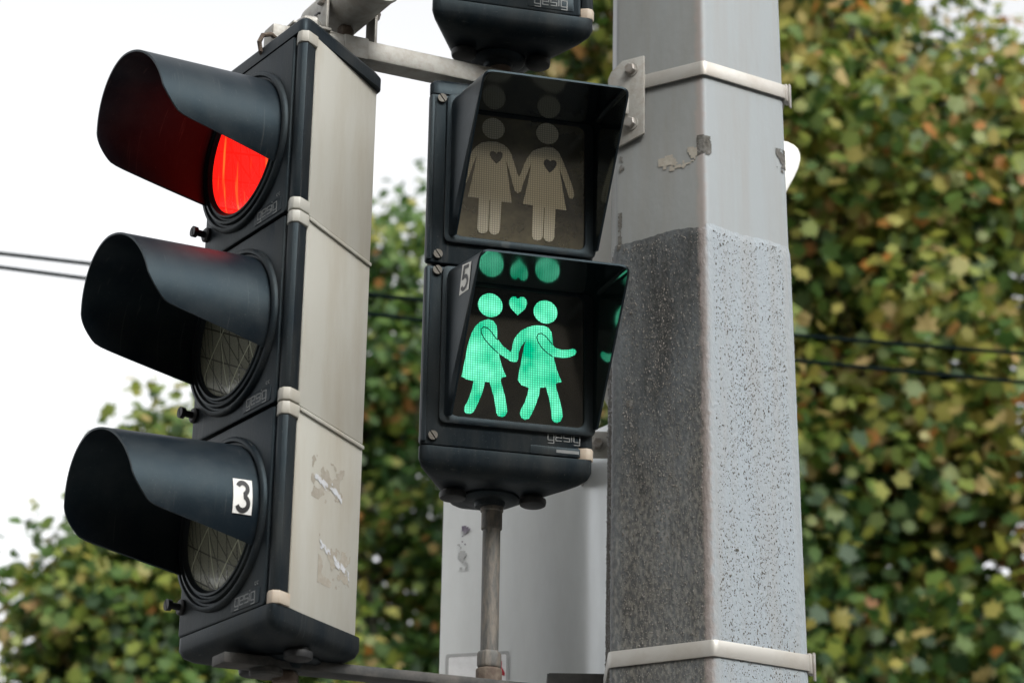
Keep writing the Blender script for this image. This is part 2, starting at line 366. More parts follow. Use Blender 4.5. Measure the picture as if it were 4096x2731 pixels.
# ------------------------------------------------------------------ mesh helpers
class G:
    """collects faces of one mesh; coordinates (x, out, z) with out = towards the front of the thing"""
    def __init__(s): s.v = []; s.f = []
    def add(s, v, f):
        o = len(s.v); s.v += [tuple(p) for p in v]; s.f += [tuple(i + o for i in q) for q in f]; return s
    def box(s, x0, x1, y0, y1, z0, z1):
        return s.add([(x, y, z) for z in (z0, z1) for y in (y0, y1) for x in (x0, x1)],
                     [(0, 2, 3, 1), (4, 5, 7, 6), (0, 1, 5, 4), (2, 6, 7, 3), (0, 4, 6, 2), (1, 3, 7, 5)])
    def loft(s, rings, cap=True, close=True):
        n = len(rings[0]); v = [p for r in rings for p in r]; f = []
        for i in range(len(rings) - 1):
            for j in range(n if close else n - 1):
                k = (j + 1) % n
                f.append((i * n + j, i * n + k, (i + 1) * n + k, (i + 1) * n + j))
        if cap: f.append(tuple(range(n))[::-1]); f.append(tuple((len(rings) - 1) * n + j for j in range(n)))
        return s.add(v, f)
    def prism(s, poly, z0, z1):          # plan polygon (x, out)
        return s.loft([[(x, y, z0) for x, y in poly], [(x, y, z1) for x, y in poly]])
    def plate(s, poly, o0, o1):          # elevation polygon (x, z)
        return s.loft([[(x, o0, z) for x, z in poly], [(x, o1, z) for x, z in poly]])
    def lathe(s, prof, cx, cz, n=48):    # profile (r, out) about the out axis
        rings = [[(cx + r * math.sin(2 * math.pi * j / n), o, cz + r * math.cos(2 * math.pi * j / n)) for j in range(n)] for r, o in prof]
        return s.loft(rings, cap=False)
    def tube(s, pts, r, n=12, cap=True):
        pts = [Vector(p) for p in pts]; rings = []
        rr = r if isinstance(r, (list, tuple)) else [r] * len(pts)
        for i, p in enumerate(pts):
            d = (pts[min(i + 1, len(pts) - 1)] - pts[max(i - 1, 0)]).normalized()
            a = d.cross(Vector((0, 0, 1)));
            if a.length < 1e-3: a = d.cross(Vector((1, 0, 0)))
            a.normalize(); b = d.cross(a)
            rings.append([tuple(p + (a * math.cos(2 * math.pi * j / n) + b * math.sin(2 * math.pi * j / n)) * rr[i]) for j in range(n)])
        return s.loft(rings, cap)
    def build(s, name, m, parent=None, bevel=0, seg=2, smooth=30, flip=True, solid=0, fix=True):
        me = bpy.data.meshes.new(name)
        vv = [(x, -y, z) for x, y, z in s.v] if flip else s.v
        me.from_pydata(vv, [], s.f)
        bm = bmesh.new(); bm.from_mesh(me)
        bmesh.ops.remove_doubles(bm, verts=bm.verts, dist=1e-6)
        if fix: bmesh.ops.recalc_face_normals(bm, faces=bm.faces)
        if solid: bmesh.ops.solidify(bm, geom=bm.faces[:], thickness=solid); bmesh.ops.recalc_face_normals(bm, faces=bm.faces)
        if bevel:
            ed = [e for e in bm.edges if len(e.link_faces) == 2 and e.calc_face_angle(0) > R(28)]
            bmesh.ops.bevel(bm, geom=ed, offset=bevel, segments=seg, affect='EDGES', clamp_overlap=True, profile=.5)
        bm.to_mesh(me); bm.free()
        if smooth:
            me.polygons.foreach_set('use_smooth', [True] * len(me.polygons))
            me.set_sharp_from_angle(angle=R(smooth))
        me.materials.append(m)
        o = bpy.data.objects.new(name, me); COL.objects.link(o)
        if parent: o.parent = parent
        return o

def thing(name, label, cat, loc=(0, 0, 0), rz=0, group=None):
    o = bpy.data.objects.new(name, None); COL.objects.link(o); o.empty_display_size = .05
    o.location = loc; o.rotation_euler = (0, 0, rz); return tag(o, label, cat, group)
def tag(o, label, cat, group=None):
    o['label'] = label; o['category'] = cat
    if group: o['group'] = group
    return o
def struct(o): o['kind'] = 'structure'; return o

def roundpoly(pts, r, n=4):
    out = []; L = len(pts)
    for i in range(L):
        p, a, b = Vector(pts[i]), Vector(pts[i - 1]), Vector(pts[(i + 1) % L])
        rr = r[i] if isinstance(r, (list, tuple)) else r
        u, v = (a - p).normalized(), (b - p).normalized()
        ang = u.angle(v); d = min(rr / math.tan(ang / 2), (a - p).length * .49, (b - p).length * .49)
        s, e = p + u * d, p + v * d
        for k in range(n + 1):
            t = k / n; q = s * (1 - t) ** 2 + p * 2 * t * (1 - t) + e * t * t
            out.append((q.x, q.y))
    return out
def rrect(x0, x1, z0, z1, r, n=5): return roundpoly([(x0, z0), (x1, z0), (x1, z1), (x0, z1)], r, n)
def disc(cx, cz, r, n=32): return [(cx + r * math.cos(2 * math.pi * i / n), cz + r * math.sin(2 * math.pi * i / n)) for i in range(n)]
def stroke(pts, wd, closed=False):
    """list of quads (each 4 points) that thicken a polyline in 2D"""
    q = []; P = [Vector(p) for p in pts]; n = len(P)
    L, Rr = [], []
    for i in range(n):
        if closed: a, b = P[i - 1], P[(i + 1) % n]
        else: a, b = P[max(i - 1, 0)], P[min(i + 1, n - 1)]
        d1 = (P[i] - a).normalized() if (P[i] - a).length > 1e-9 else (b - P[i]).normalized()
        d2 = (b - P[i]).normalized() if (b - P[i]).length > 1e-9 else d1
        t = (d1 + d2).normalized(); nn = Vector((-t.y, t.x)); c = max(.5, nn.dot(Vector((-d1.y, d1.x))))
        L.append(P[i] + nn * wd / 2 / c); Rr.append(P[i] - nn * wd / 2 / c)
    for i in range(n if closed else n - 1):
        j = (i + 1) % n; q.append((L[i], L[j], Rr[j], Rr[i]))
    return q
def arc(cx, cy, r, a0, a1, n=14, ry=None):
    return [(cx + r * math.cos(R(a0 + (a1 - a0) * i / n)), cy + (ry or r) * math.sin(R(a0 + (a1 - a0) * i / n))) for i in range(n + 1)]
DIGIT = {  # unit box 0..1 wide, 0..1.6 high
    '3': [arc(.47, 1.19, .33, 160, -60, 14, .31) + arc(.47, .42, .38, 60, -160, 16, .36)],
    '5': [[(.88, 1.52), (.22, 1.52), (.17, .86)] + arc(.47, .5, .40, 120, -155, 16, .42)],
}
LOGO = {'g': [[(0, 0), (.7, 0), (.7, .8), (0, .8), (0, 0)], [(.7, 0), (.7, -.35), (0, -.35)]],
        'e': [[(.7, 0), (0, 0), (0, .8), (.7, .8), (.7, .4), (0, .4)]],
        's': [[(0, 0), (.7, 0), (.7, .4), (0, .4), (0, .8), (.7, .8)]],
        'i': [[(0, 0), (0, .8)], [(0, 1.0), (0, 1.12)]]}
def logo_quads(x, z, h):
    """square lettering: gesig"""
    q = []
    for ch in 'gesig':
        for pl in LOGO[ch]: q += stroke([(x + a * h, z + b * h) for a, b in pl], .11 * h)
        x += h * (.95 if ch != 'i' else .28)
    return q
def quads_plate(g, quads, o0, o1):
    for k, q in enumerate(quads): g.plate([(p[0], p[1]) for p in q], o0, o1 + k * 2e-6)
    return g

def ragged(fmap, s0, s1, z0, z1, seed, cell=.002, thr=.0, sc_=90., edge=.25, thick=.0):
    """patch with a torn outline: small cells kept where a noise field is high, mapped onto a surface"""
    ns, nz = max(2, int((s1 - s0) / cell)), max(2, int((z1 - z0) / cell)); v = {}; V = []; F = []
    def vid(i, j):
        if (i, j) not in v:
            v[(i, j)] = len(V)
            jx = (mnoise.noise(Vector((i * .9, j * .9, seed))) * .5) * cell; jz = (mnoise.noise(Vector((i * .9, j * .9, seed + 9))) * .5) * cell
            V.append(fmap(s0 + i * cell + jx, z0 + j * cell + jz))
        return v[(i, j)]
    for i in range(ns):
        for j in range(nz):
            a, b = (i + .5) / ns * 2 - 1, (j + .5) / nz * 2 - 1
            val = mnoise.fractal(Vector((i * cell * sc_, j * cell * sc_, seed * 3.7)), 1.0, 2.0, 3) + edge * 2 * (1 - max(abs(a), abs(b)) ** 2) - edge
            if val > thr: F.append((vid(i, j), vid(i + 1, j), vid(i + 1, j + 1), vid(i, j + 1)))
    g = G(); g.add(V, F); return g

# ================================================================== setting
g = G(); g.add([(-300, -300, 0), (300, -300, 0), (300, 300, 0), (-300, 300, 0)], [(0, 1, 2, 3)])
struct(g.build('ground', GROUND, flip=False, smooth=0))
g = G().box(-60, 60, -1.5, 5.2, -.2, .13)
struct(g.build('pavement', PAVE, flip=False, smooth=0))
kerb = G().box(-60, 60, 5.2, 5.38, -.2, .127).build('kerb', KERB, flip=False, bevel=.015); struct(kerb)

# ================================================================== catenary pole
POLE = thing('steel_pole', 'tall six sided grey steel pole with rough speckled coating on its lower half', 'pole', (.310, 3.583, 0))
PR = lambda z: .1665 - .0105 * (z - 3)
HEXU = roundpoly([(math.sin(R(60 * k)), -math.cos(R(60 * k))) for k in range(6)], .075, 4)
_c = [Vector(p) for p in HEXU]; _n = len(_c); _cum = [0.0]
for i in range(_n): _cum.append(_cum[-1] + (_c[(i + 1) % _n] - _c[i]).length)
_tot = _cum[-1]; _s0 = _cum[2]
def hexpos(s, z, off=0.0):
    """point on the pole: s = metres round from the front edge (+ right), z height"""
    q = (s / .1665 + _s0) % _tot
    i = min(bisect.bisect_right(_cum, q) - 1, _n - 1); a, b = _c[i], _c[(i + 1) % _n]
    t = (q - _cum[i]) / max(1e-9, _cum[i + 1] - _cum[i]); p = a.lerp(b, t); d = (b - a).normalized()
    r = PR(z)
    return (p.x * r + d.y * off, p.y * r - d.x * off, z)
def hexring(z, off=0.0): return [(x * (PR(z) + off), y * (PR(z) + off), z) for x, y in HEXU]
G().loft([hexring(z) for z in (0, 3, 6, 9.4)]).build('shaft', POLEP, POLE, flip=False, smooth=25)
NS = 264; PER = _tot * .1665
def cring(z, off, rag=0.0): return [hexpos(PER * i / NS, z + rag * (mnoise.fractal(Vector((i * .35, 3.1, z)), 1, 2, 3) * .0016 + mnoise.noise(Vector((i * .05, 1.7, 0))) * .007), off) for i in range(NS)]
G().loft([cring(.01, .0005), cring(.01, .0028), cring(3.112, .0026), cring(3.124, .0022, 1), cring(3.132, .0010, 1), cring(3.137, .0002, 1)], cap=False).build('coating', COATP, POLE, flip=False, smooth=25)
# drips and grains of the rough coating
rnd = random.Random(5); gg = G()
for _ in range(56000):
    s = rnd.uniform(-.345, .345); z = rnd.uniform(2.15, 3.128)
    dens = mnoise.fractal(Vector((s * 34, z * 4, 1.3)), 1, 2, 3) * .5 + .5
    ed = min(abs(s), abs(abs(s) - .16)); 
    if ed < .010: continue
    if rnd.random() > .12 + dens * (.95 if z < 3.02 else .5): continue
    wd = rnd.uniform(.0004, .0011) * (1.5 if rnd.random() < .12 else 1); ht = wd * rnd.uniform(1.3, 3.0); hh = wd * rnd.uniform(.7, 1.5)
    P = [hexpos(s - wd, z, .0024), hexpos(s, z - ht, .0024), hexpos(s + wd, z, .0024), hexpos(s, z + ht * .6, .0024), hexpos(s, z - ht * .25, .0028 + hh)]
    gg.add(P, [(0, 1, 4), (1, 2, 4), (2, 3, 4), (3, 0, 4)])
o = gg.build('coating_grain', GRAIN, POLE, flip=False, smooth=0); o['kind'] = 'stuff'
for s0, s1, z0, z1, sd in ((-.013, .013, 3.263, 3.300, 1), (.146, .168, 3.268, 3.312, 2), (-.158, -.149, 3.262, 3.296, 3), (-.160, -.152, 3.11, 3.19, 4), (-.142, -.128, 2.842, 2.858, 5), (.040, .047, 2.596, 2.60, 6)):
    ragged(lambda s, z: hexpos(s, z, .0012 if z > 3.13 else .0036), s0, s1, z0, z1, sd, cell=.0018, thr=-.22).build('paint_chip', CHIP, POLE, flip=False, smooth=0)
ragged(lambda s, z: hexpos(s, z, .0010), -.085, -.012, 3.245, 3.285, 11, cell=.003, thr=.12, sc_=60).build('tape_residue', RESIDUE, POLE, flip=False, smooth=0)

def strap(label, z):
    t = thing('steel_strap', label, 'strap', (.310, 3.583, 0), 0, 'steel straps round the pole')
    h = .0125
    G().loft([hexring(z - h, .003), hexring(z - h, .0062), hexring(z - h * .85, .0068), hexring(z + h * .85, .0068), hexring(z + h, .0062), hexring(z + h, .003)], cap=False).build('band', STEEL, t, flip=False, smooth=25)
    p = Vector(hexpos(.172, z, .009)); d = Vector((p.x, p.y, 0)).normalized(); sx = Vector((-d.y, d.x, 0))
    def slab(a0, a1, b0, b1, z0, z1):
        V = [tuple(p + sx * a + d * b + Vector((0, 0, zz))) for zz in (z0, z1) for b in (b0, b1) for a in (a0, a1)]
        return G().add(V, [(0, 2, 3, 1), (4, 5, 7, 6), (0, 1, 5, 4), (2, 6, 7, 3), (0, 4, 6, 2), (1, 3, 7, 5)])
    bk = slab(-.010, .010, -.006, .003, -.016, .016).build('buckle', STEEL, t, flip=False, bevel=.002)
    slab(-.004, .004, .003, .006, -.026, .018).build('tongue', BOLT, bk, flip=False, bevel=.001)
strap('upper steel strap round the pole level with the two bolted bracket', 3.420)
strap('lower steel strap round the pole near the bottom of the photo', 2.438)

# ================================================================== signals
def trap(o): return roundpoly([(-.133 - o, .004 + o), (.133 + o, .004 + o), (.037 + o * .6, -.189 - o), (-.037 - o * .6, -.189 - o)], [.012, .012, .02, .02], 4)
SIDE = lambda s, z, sg=1, off=0.0: (sg * (.133 - .487 * s + .873 * off), -.873 * s - .487 * off, z)
def sidebox(s0, s1, z0, z1, o0, o1, sg):
    g = G(); V = [SIDE(s, z, sg, o) for z in (z0, z1) for o in (o0, o1) for s in (s0, s1)]
    return g.add(V, [(0, 2, 3, 1), (4, 5, 7, 6), (0, 1, 5, 4), (2, 6, 7, 3), (0, 4, 6, 2), (1, 3, 7, 5)])
HM = .29
def screw(root, x, z, o0, o1, r=.0075, ang=25, name='latch_screw'):
    g = G(); ca, sa = math.cos(R(ang)), math.sin(R(ang))
    for sg in (1, -1):
        half = [(.0008, -r * .99)] + [(r * math.cos(R(a)), r * math.sin(R(a))) for a in range(-80, 81, 20)] + [(.0008, r * .99)]
        g.plate([(x + sg * (a * ca - b * sa), z + sg * (a * sa + b * ca)) for a, b in half], o1 - .003, o1)
    g.lathe([(r * .98, o1 - .003), (r * .98, o1 - .007), (r * .6, o1 - .0075), (r * .6, o0)], x, z, 16)
    return g.build(name, BLACK if name == 'latch_screw' else SCREW, root, smooth=30)
SCREW = mat('screw_brass', (0.07, 0.065, 0.055), 0.45, 0.5, var=.5, var_scale=200, var_col=(.06, .05, .04))

def housing(root, nm, latch=True, text=True):
    for k in range(nm):
        z0 = k * HM
        h = G().prism(trap(-.006), z0 + .002, z0 + HM - .002).build('housing', PLASTIC, root, bevel=.002)
        G().plate(rrect(-.132, .1105, z0 + .0025, z0 + HM - .0025, .006), -.004, .008).build('door', PLASTIC, h, bevel=.003)
        st = [(.1125, .004), (.122, .007), (.129, .005), (.1335, -.002), (.1235, -.0215), (.112, -.022)]
        G().prism(st, z0 + .0205, z0 + HM - .0205).build('corner_strip', PLASTIC, h, bevel=.0012)
        cl = [(.1105, .004), (.122, .0085), (.130, .0068), (.1352, -.002), (.1262, -.0240), (.112, -.024)]
        for a, b in ((.0012, .0195), (HM - .0195, HM - .0012)):
            G().prism(cl, z0 + a, z0 + b).build('corner_clip', BEIGEC if (k == 0 and a < .01) else BEIGE, h, bevel=.0015)
        for sg in (1, -1):
            g = sidebox(.0255, .213, z0 + .0012, z0 + HM - .0012, -.004, .0028, sg)
            if k < nm - 1: g.v += sidebox(.0262, .2125, z0 + HM - .0075, z0 + HM - .0016, .0022, .0062, sg).v; g.f += [tuple(i + 8 for i in q) for q in g.f[:6]]
            g.build('side_panel', BEIGE, h, bevel=.0012)
        if sg and latch:
            screw(root, -.124, z0 + .046, .004, .034, .0085, 20)
            G().lathe([(.0115, .006), (.0115, .012), (.009, .014), (.0, .014)], -.124, z0 + .046, 18).build('washer', BLACK, root)
    top = nm * HM
    G().loft([[(x, y, z) for x, y in trap(o)] for z, o in ((top - .001, .004), (top + .017, .004), (top + .024, -.001), (top + .027, -.012))]).build('top_cap', PLASTIC, root, smooth=50)
    b = G().loft([[(x, y, z) for x, y in trap(o)] for z, o in ((.001, .0045), (-.018, .0045), (-.027, .0), (-.033, -.010), (-.036, -.022), (-.037, -.030))]).build('base_cap', PLASTIC, root, smooth=50)
    def vdisc(x, y, prof, n=28):
        return G().loft([[(x + r * math.cos(2 * math.pi * j / n), y + r * math.sin(2 * math.pi * j / n), z) for j in range(n)] for r, z in prof])
    for x in (-.062, .062):
        vdisc(x, -.078, [(.014, -.03), (.014, -.040), (.020, -.041), (.0205, -.045), (.0195, -.050), (.017, -.0515)]).build('plug', BLACK, b, smooth=40)
    vdisc(.0, -.1, [(.045, -.030), (.045, -.040), (.040, -.044), (.024, -.045), (.022, -.052), (.019, -.053)]).build('flange', PLASTIC, b, smooth=40)

def ring_lens(root, z0, m):
    xc, zc = -.02, z0 + .145
    r = G().lathe([(.1255, .006), (.1255, .0125), (.1225, .0155), (.1185, .0155), (.1165, .0115), (.1135, .0115), (.1120, .0165), (.1085, .0175), (.1060, .0135), (.1040, .0135), (.1025, .0170), (.0995, .0170), (.0970, .0120), (.0945, .0105)], xc, zc, 64).build('lens_ring', PLASTIC, root, smooth=50)
    rr = [(.0962 * math.sin(R(a)), .009 + .010 * math.cos(R(a))) for a in range(0, 91, 6)]
    rr[0] = (.0003, .019)
    G().lathe(rr, 0, 0, 48).build('lens', m, r, smooth=60).location = (xc, 0, zc)
    return r

VC = lambda z0, y, ph, off=0.0: (-.02 + (.1145 - .034 * y + off) * math.sin(R(ph)), y, z0 + .145 - .048 * y + (.1145 - .034 * y + off) * math.cos(R(ph)))
def visor(root, z0):
    ny, g = 26, G(); rows = []; edge = lambda y: .088 + .1706 * y
    phm = 90.0
    while VC(0, .0125, phm)[2] > edge(.0125) + .0006: phm += .25
    for i in range(-60, 61):
        ph = phm * i / 60; a = abs(ph)
        rim = .219 - .015 * (a / 75) ** 1.5 if a <= 75 else .204 - .03 * ((a - 75) / 25) ** 1.6
        # lower edge runs straight from the rim corner back to the ring
        lo, hi = 0, .3
        for _ in range(30):
            y = (lo + hi) / 2
            if VC(0, y, ph)[2] > edge(y): lo = y
            else: hi = y
        kk = .018; L = min(rim, lo)
        L = max(.0145, L - kk * max(0, 1 - abs(rim - lo) / kk) ** 2 * .25)
        rows.append([VC(z0, .0125 + (L - .0125) * j / ny, ph) for j in range(ny + 1)])
    n = ny + 1; V = [p for r in rows for p in r]; nv = len(V)
    def inn(p, t=.003):
        cx, cz = -.02, z0 + .145 - .048 * p[1]; d = math.hypot(p[0] - cx, p[2] - cz)
        return (cx + (p[0] - cx) * (1 - t / d), p[1], cz + (p[2] - cz) * (1 - t / d))
    V += [inn(p) for p in V]; F = []
    for i in range(120):
        for j in range(ny):
            q = (i * n + j, (i + 1) * n + j, (i + 1) * n + j + 1, i * n + j + 1)
            F += [q, tuple(k + nv for k in q[::-1])]
        for a, b in ((0, 0), (ny, ny)):
            F.append((i * n + a, (i + 1) * n + a, (i + 1) * n + a + nv, i * n + a + nv))
    for j in range(ny):
        for i in (0, 120): F.append((i * n + j, i * n + j + 1, i * n + j + 1 + nv, i * n + j + nv))
    g.add(V, F)
    return g.build('visor', VISOR, root, smooth=40)
def maker_plate(root, z0, x0=.022, x1=.098, zc=.0185):
    pl = G().plate(rrect(x0, x1, z0 + zc - .0105, z0 + zc + .0125, .003), .006, .0092).build('maker_plate', PLASTIC, root, bevel=.0006)
    h = (x1 - x0) * .185
    quads_plate(G(), logo_quads(x0 + .011, z0 + zc - .004, h), .009, .0096).build('lettering', GREYTXT, pl, smooth=0)
    g = G()
    for cx in (x1 - .012, x1 - .006): quads_plate(g, stroke(arc(cx, z0 + zc + .0185, .0022, 50, 310, 8), .0009), .008, .0086)
    g.build('approval_mark', GREYTXT, pl, smooth=0)

def vehicle_signal(label, loc, rz, lenses, latch=True):
    t = thing('traffic_signal', label, 'traffic light', loc, rz)
    housing(t, 3, latch); vs_ = []
    for k in range(3):
        ring_lens(t, k * HM, lenses[k]); vs_.append(visor(t, k * HM)); maker_plate(t, k * HM)
    return t, vs_

LEFT_LOC, LEFT_RZ = (-.38644, 3.13563, 2.39542), math.atan2(-.81326, .58190)
PED_LOC, PED_RZ = (-.00654, 3.26853, 2.69105), math.atan2(.23754, .97138)
sig, visors = vehicle_signal('vehicle traffic light with red on and beige side, at the left of the pole', LEFT_LOC, LEFT_RZ, [LENSOFF, LENSOFF, LENSRED])
# white number on the lowest visor
def cone_patch(a0, a1, b0, b1, off):
    rows = [[VC(0, .0548 - .0292 * (a0 + (a1 - a0) * i / 6), 98 - 25.5 * (b0 + (b1 - b0) * j / 8), off) for j in range(9)] for i in range(7)]
    return G().add([p for r in rows for p in r], [(i * 9 + j, i * 9 + j + 1, (i + 1) * 9 + j + 1, (i + 1) * 9 + j) for i in range(6) for j in range(8)])
cone_patch(0, 1, 0, 1, .0016).build('number_sticker', WHITEST, visors[0], smooth=40)
g = G()
for pl in DIGIT['3']:
    for q in stroke(pl, .27):
        V = []
        for a, b in q:
            aa, bb = .12 + a * .78, .06 + b / 1.6 * .88
            V.append(VC(0, .0548 - .0292 * aa, 98 - 25.5 * bb, .0021))
        g.add(V, [(0, 1, 2, 3)])
g.build('digit', INK, visors[0], smooth=0)
# remains of peeled stickers on the lowest beige side
fs = lambda off: (lambda s, z: SIDE(s, z, 1, off))
sidep = [c for c in sig.children if c.name.startswith('housing')][0]
ragged(fs(.0031), .068, .162, .172, .235, 21, cell=.0014, thr=.04, sc_=45).build('sticker_residue', RESIDUE, sidep, smooth=0)
ragged(fs(.0031), .098, .190, .055, .125, 25, cell=.0014, thr=.06, sc_=45).build('sticker_residue', RESIDUE, sidep, smooth=0)
for (s0, z0), (s1, z1), sd in (((.074, .207), (.115, .196), 31), ((.120, .204), (.158, .190), 32), ((.100, .112), (.132, .102), 33), ((.138, .101), (.160, .092), 34), ((.160, .094), (.190, .084), 35)):
    wdt = .013
    f = lambda s, z, s0=s0, z0=z0, s1=s1, z1=z1: SIDE(s, z0 + (z1 - z0) * (s - s0) / (s1 - s0) + z, 1, .0036)
    ragged(f, s0, s1, -wdt / 2, wdt / 2, sd, cell=.0012, thr=-.02, sc_=110, edge=.3).build('torn_paper', PAPER, sidep, smooth=0)

vehicle_signal('second traffic light above the pedestrian light, only its underside and lettering in view', (PED_LOC[0], PED_LOC[1], PED_LOC[2] + .746), PED_RZ, [LENSOFF] * 3, latch=False)

# ---- pedestrian signal
ped = thing('pedestrian_signal', 'pedestrian traffic light showing a green walking couple with a heart', 'pedestrian light', PED_LOC, PED_RZ)
housing(ped, 2, latch=False)
def hood(root, z0):
    t = .003
    prof = [('L', q / 14) for q in range(15)]
    def path(inner):
        i_ = t if inner else 0; B, Rm = [], []
        tz = .2665 if inner else .2845
        pts = roundpoly([(-.0985 + i_, .046), (-.0985 + i_, tz - i_), (.1325 - i_, tz - i_), (.1325 - i_, .046)], [0.0001, .016 - i_, .016 - i_, .0001], 6)
        rp = roundpoly([(-.0905 + i_, .046), (-.0905 + i_, .2420 - i_), (.1360 - i_, .2420 - i_), (.1360 - i_, .046)], [0.0001, .016 - i_, .016 - i_, .0001], 6)
        res = []
        for (x, z), (xr, zr) in zip(pts, rp):
            f = max(0., min(1., (zr - .046) / (.236 - .046)))
            res.append(((x, .012, z0 + z), (xr, .022 + .170 * f, z0 + zr)))
        return res
    O, I = path(False), path(True); n = len(O); g = G(); V = []
    for a, b in zip(O, I): V += [a[0], a[1], b[1], b[0]]
    F = []
    for i in range(n - 1):
        for k in range(4): F.append((i * 4 + k, i * 4 + (k + 1) % 4, (i + 1) * 4 + (k + 1) % 4, (i + 1) * 4 + k))
    F += [(0, 1, 2, 3), tuple((n - 1) * 4 + k for k in (3, 2, 1, 0))]
    g.add(V, F)
    o = g.build('hood', VISOR, root, smooth=40)
    o.data.materials.append(HOOD)          # glossy inside
    for i in range(n - 1): o.data.polygons[i * 4 + 2].material_index = 1
    return o
GB= [(-0.0334, 0.2088), (-0.0256, 0.2072), (-0.0202, 0.2002), (-0.0188, 0.1908), (-0.0186, 0.1787), (-0.0093, 0.1675), (0.0025, 0.1594), (0.005, 0.165), (0.0057, 0.1719), (0.0074, 0.1802), (0.0125, 0.1889), (0.0189, 0.1963), (0.028, 0.202), (0.0345, 0.2049), (0.0423, 0.2068), (0.0528, 0.2077), (0.0607, 0.205), (0.0655, 0.1987), (0.0674, 0.1894), (0.068, 0.1773), (0.0728, 0.1732), (0.082, 0.1714), (0.0925, 0.1726), (0.099, 0.1752), (0.1035, 0.1743), (0.1051, 0.1704), (0.103, 0.1661), (0.0965, 0.1621), (0.0847, 0.1587), (0.0742, 0.1589), (0.069, 0.1597), (0.0717, 0.1492), (0.0744, 0.1387), (0.0784, 0.1284), (0.0823, 0.1202), (0.0758, 0.1179), (0.0727, 0.1157), (0.0746, 0.1065), (0.0786, 0.0935), (0.0826, 0.0779), (0.084, 0.0648), (0.0815, 0.0579), (0.0763, 0.0545), (0.0711, 0.055), (0.068, 0.0592), (0.0666, 0.071), (0.0649, 0.0841), (0.0617, 0.0972), (0.0577, 0.1101), (0.0551, 0.1085), (0.0491, 0.1079), (0.0474, 0.0957), (0.0424, 0.0792), (0.0362, 0.064), (0.0324, 0.057), (0.026, 0.0542), (0.0208, 0.0572), (0.0181, 0.0635), (0.0206, 0.0717), (0.0256, 0.0815), (0.0293, 0.0938), (0.0318, 0.1053), (0.03, 0.1059), (0.0201, 0.1089), (0.0143, 0.1163), (0.0159, 0.1272), (0.0183, 0.1409), (0.0215, 0.1601), (0.0256, 0.1808), (0.018, 0.1691), (0.015, 0.1594), (0.0143, 0.1499), (0.0123, 0.1451), (0.0079, 0.1438), (0.0027, 0.1451), (-0.0064, 0.1503), (-0.0161, 0.156), (-0.0128, 0.1429), (-0.0087, 0.13), (-0.0039, 0.1198), (-0.011, 0.1169), (-0.0122, 0.1122), (-0.0095, 0.1032), (-0.0054, 0.089), (-0.0026, 0.0747), (-0.0014, 0.0642), (-0.0036, 0.0582), (-0.0087, 0.0548), (-0.0151, 0.0562), (-0.0178, 0.0612), (-0.0192, 0.0703), (-0.0213, 0.0834), (-0.0248, 0.0949), (-0.0289, 0.1086), (-0.0315, 0.1083), (-0.0361, 0.1084), (-0.037, 0.103), (-0.0401, 0.0894), (-0.0462, 0.0729), (-0.0523, 0.0591), (-0.0573, 0.0552), (-0.0636, 0.0553), (-0.0668, 0.0589), (-0.0664, 0.0656), (-0.0615, 0.0753), (-0.0568, 0.0903), (-0.0533, 0.1071), (-0.0546, 0.1078), (-0.0648, 0.1094), (-0.0718, 0.1127), (-0.0703, 0.1235), (-0.0669, 0.1425), (-0.0635, 0.1644), (-0.0587, 0.1824), (-0.0525, 0.1953), (-0.0449, 0.2034)]
GH= [(-0.0302, 0.2318), (-0.0305, 0.2514), (0.0562, 0.2305), (0.0561, 0.2498)]
GHT= [(0.0128, 0.2205), (0.0027, 0.23), (-0.0008, 0.237), (-0.0006, 0.2436), (0.003, 0.249), (0.0082, 0.2501), (0.0124, 0.2467), (0.0168, 0.2503), (0.0221, 0.2506), (0.0261, 0.2466), (0.027, 0.2404), (0.0237, 0.2315)]
GA1= [(-0.0177, 0.1761), (-0.023, 0.1815), (-0.0283, 0.189), (-0.0336, 0.1939), (-0.0401, 0.1951), (-0.0439, 0.1914), (-0.0432, 0.1842), (-0.0384, 0.1758), (-0.0305, 0.1672), (-0.0226, 0.16), (-0.0163, 0.155)]
GA2= [(0.067, 0.1783), (0.0617, 0.1848), (0.0564, 0.1907), (0.0498, 0.1946), (0.0446, 0.193), (0.0425, 0.1873), (0.0447, 0.1802), (0.0513, 0.1706), (0.0592, 0.1639), (0.0684, 0.1584)]
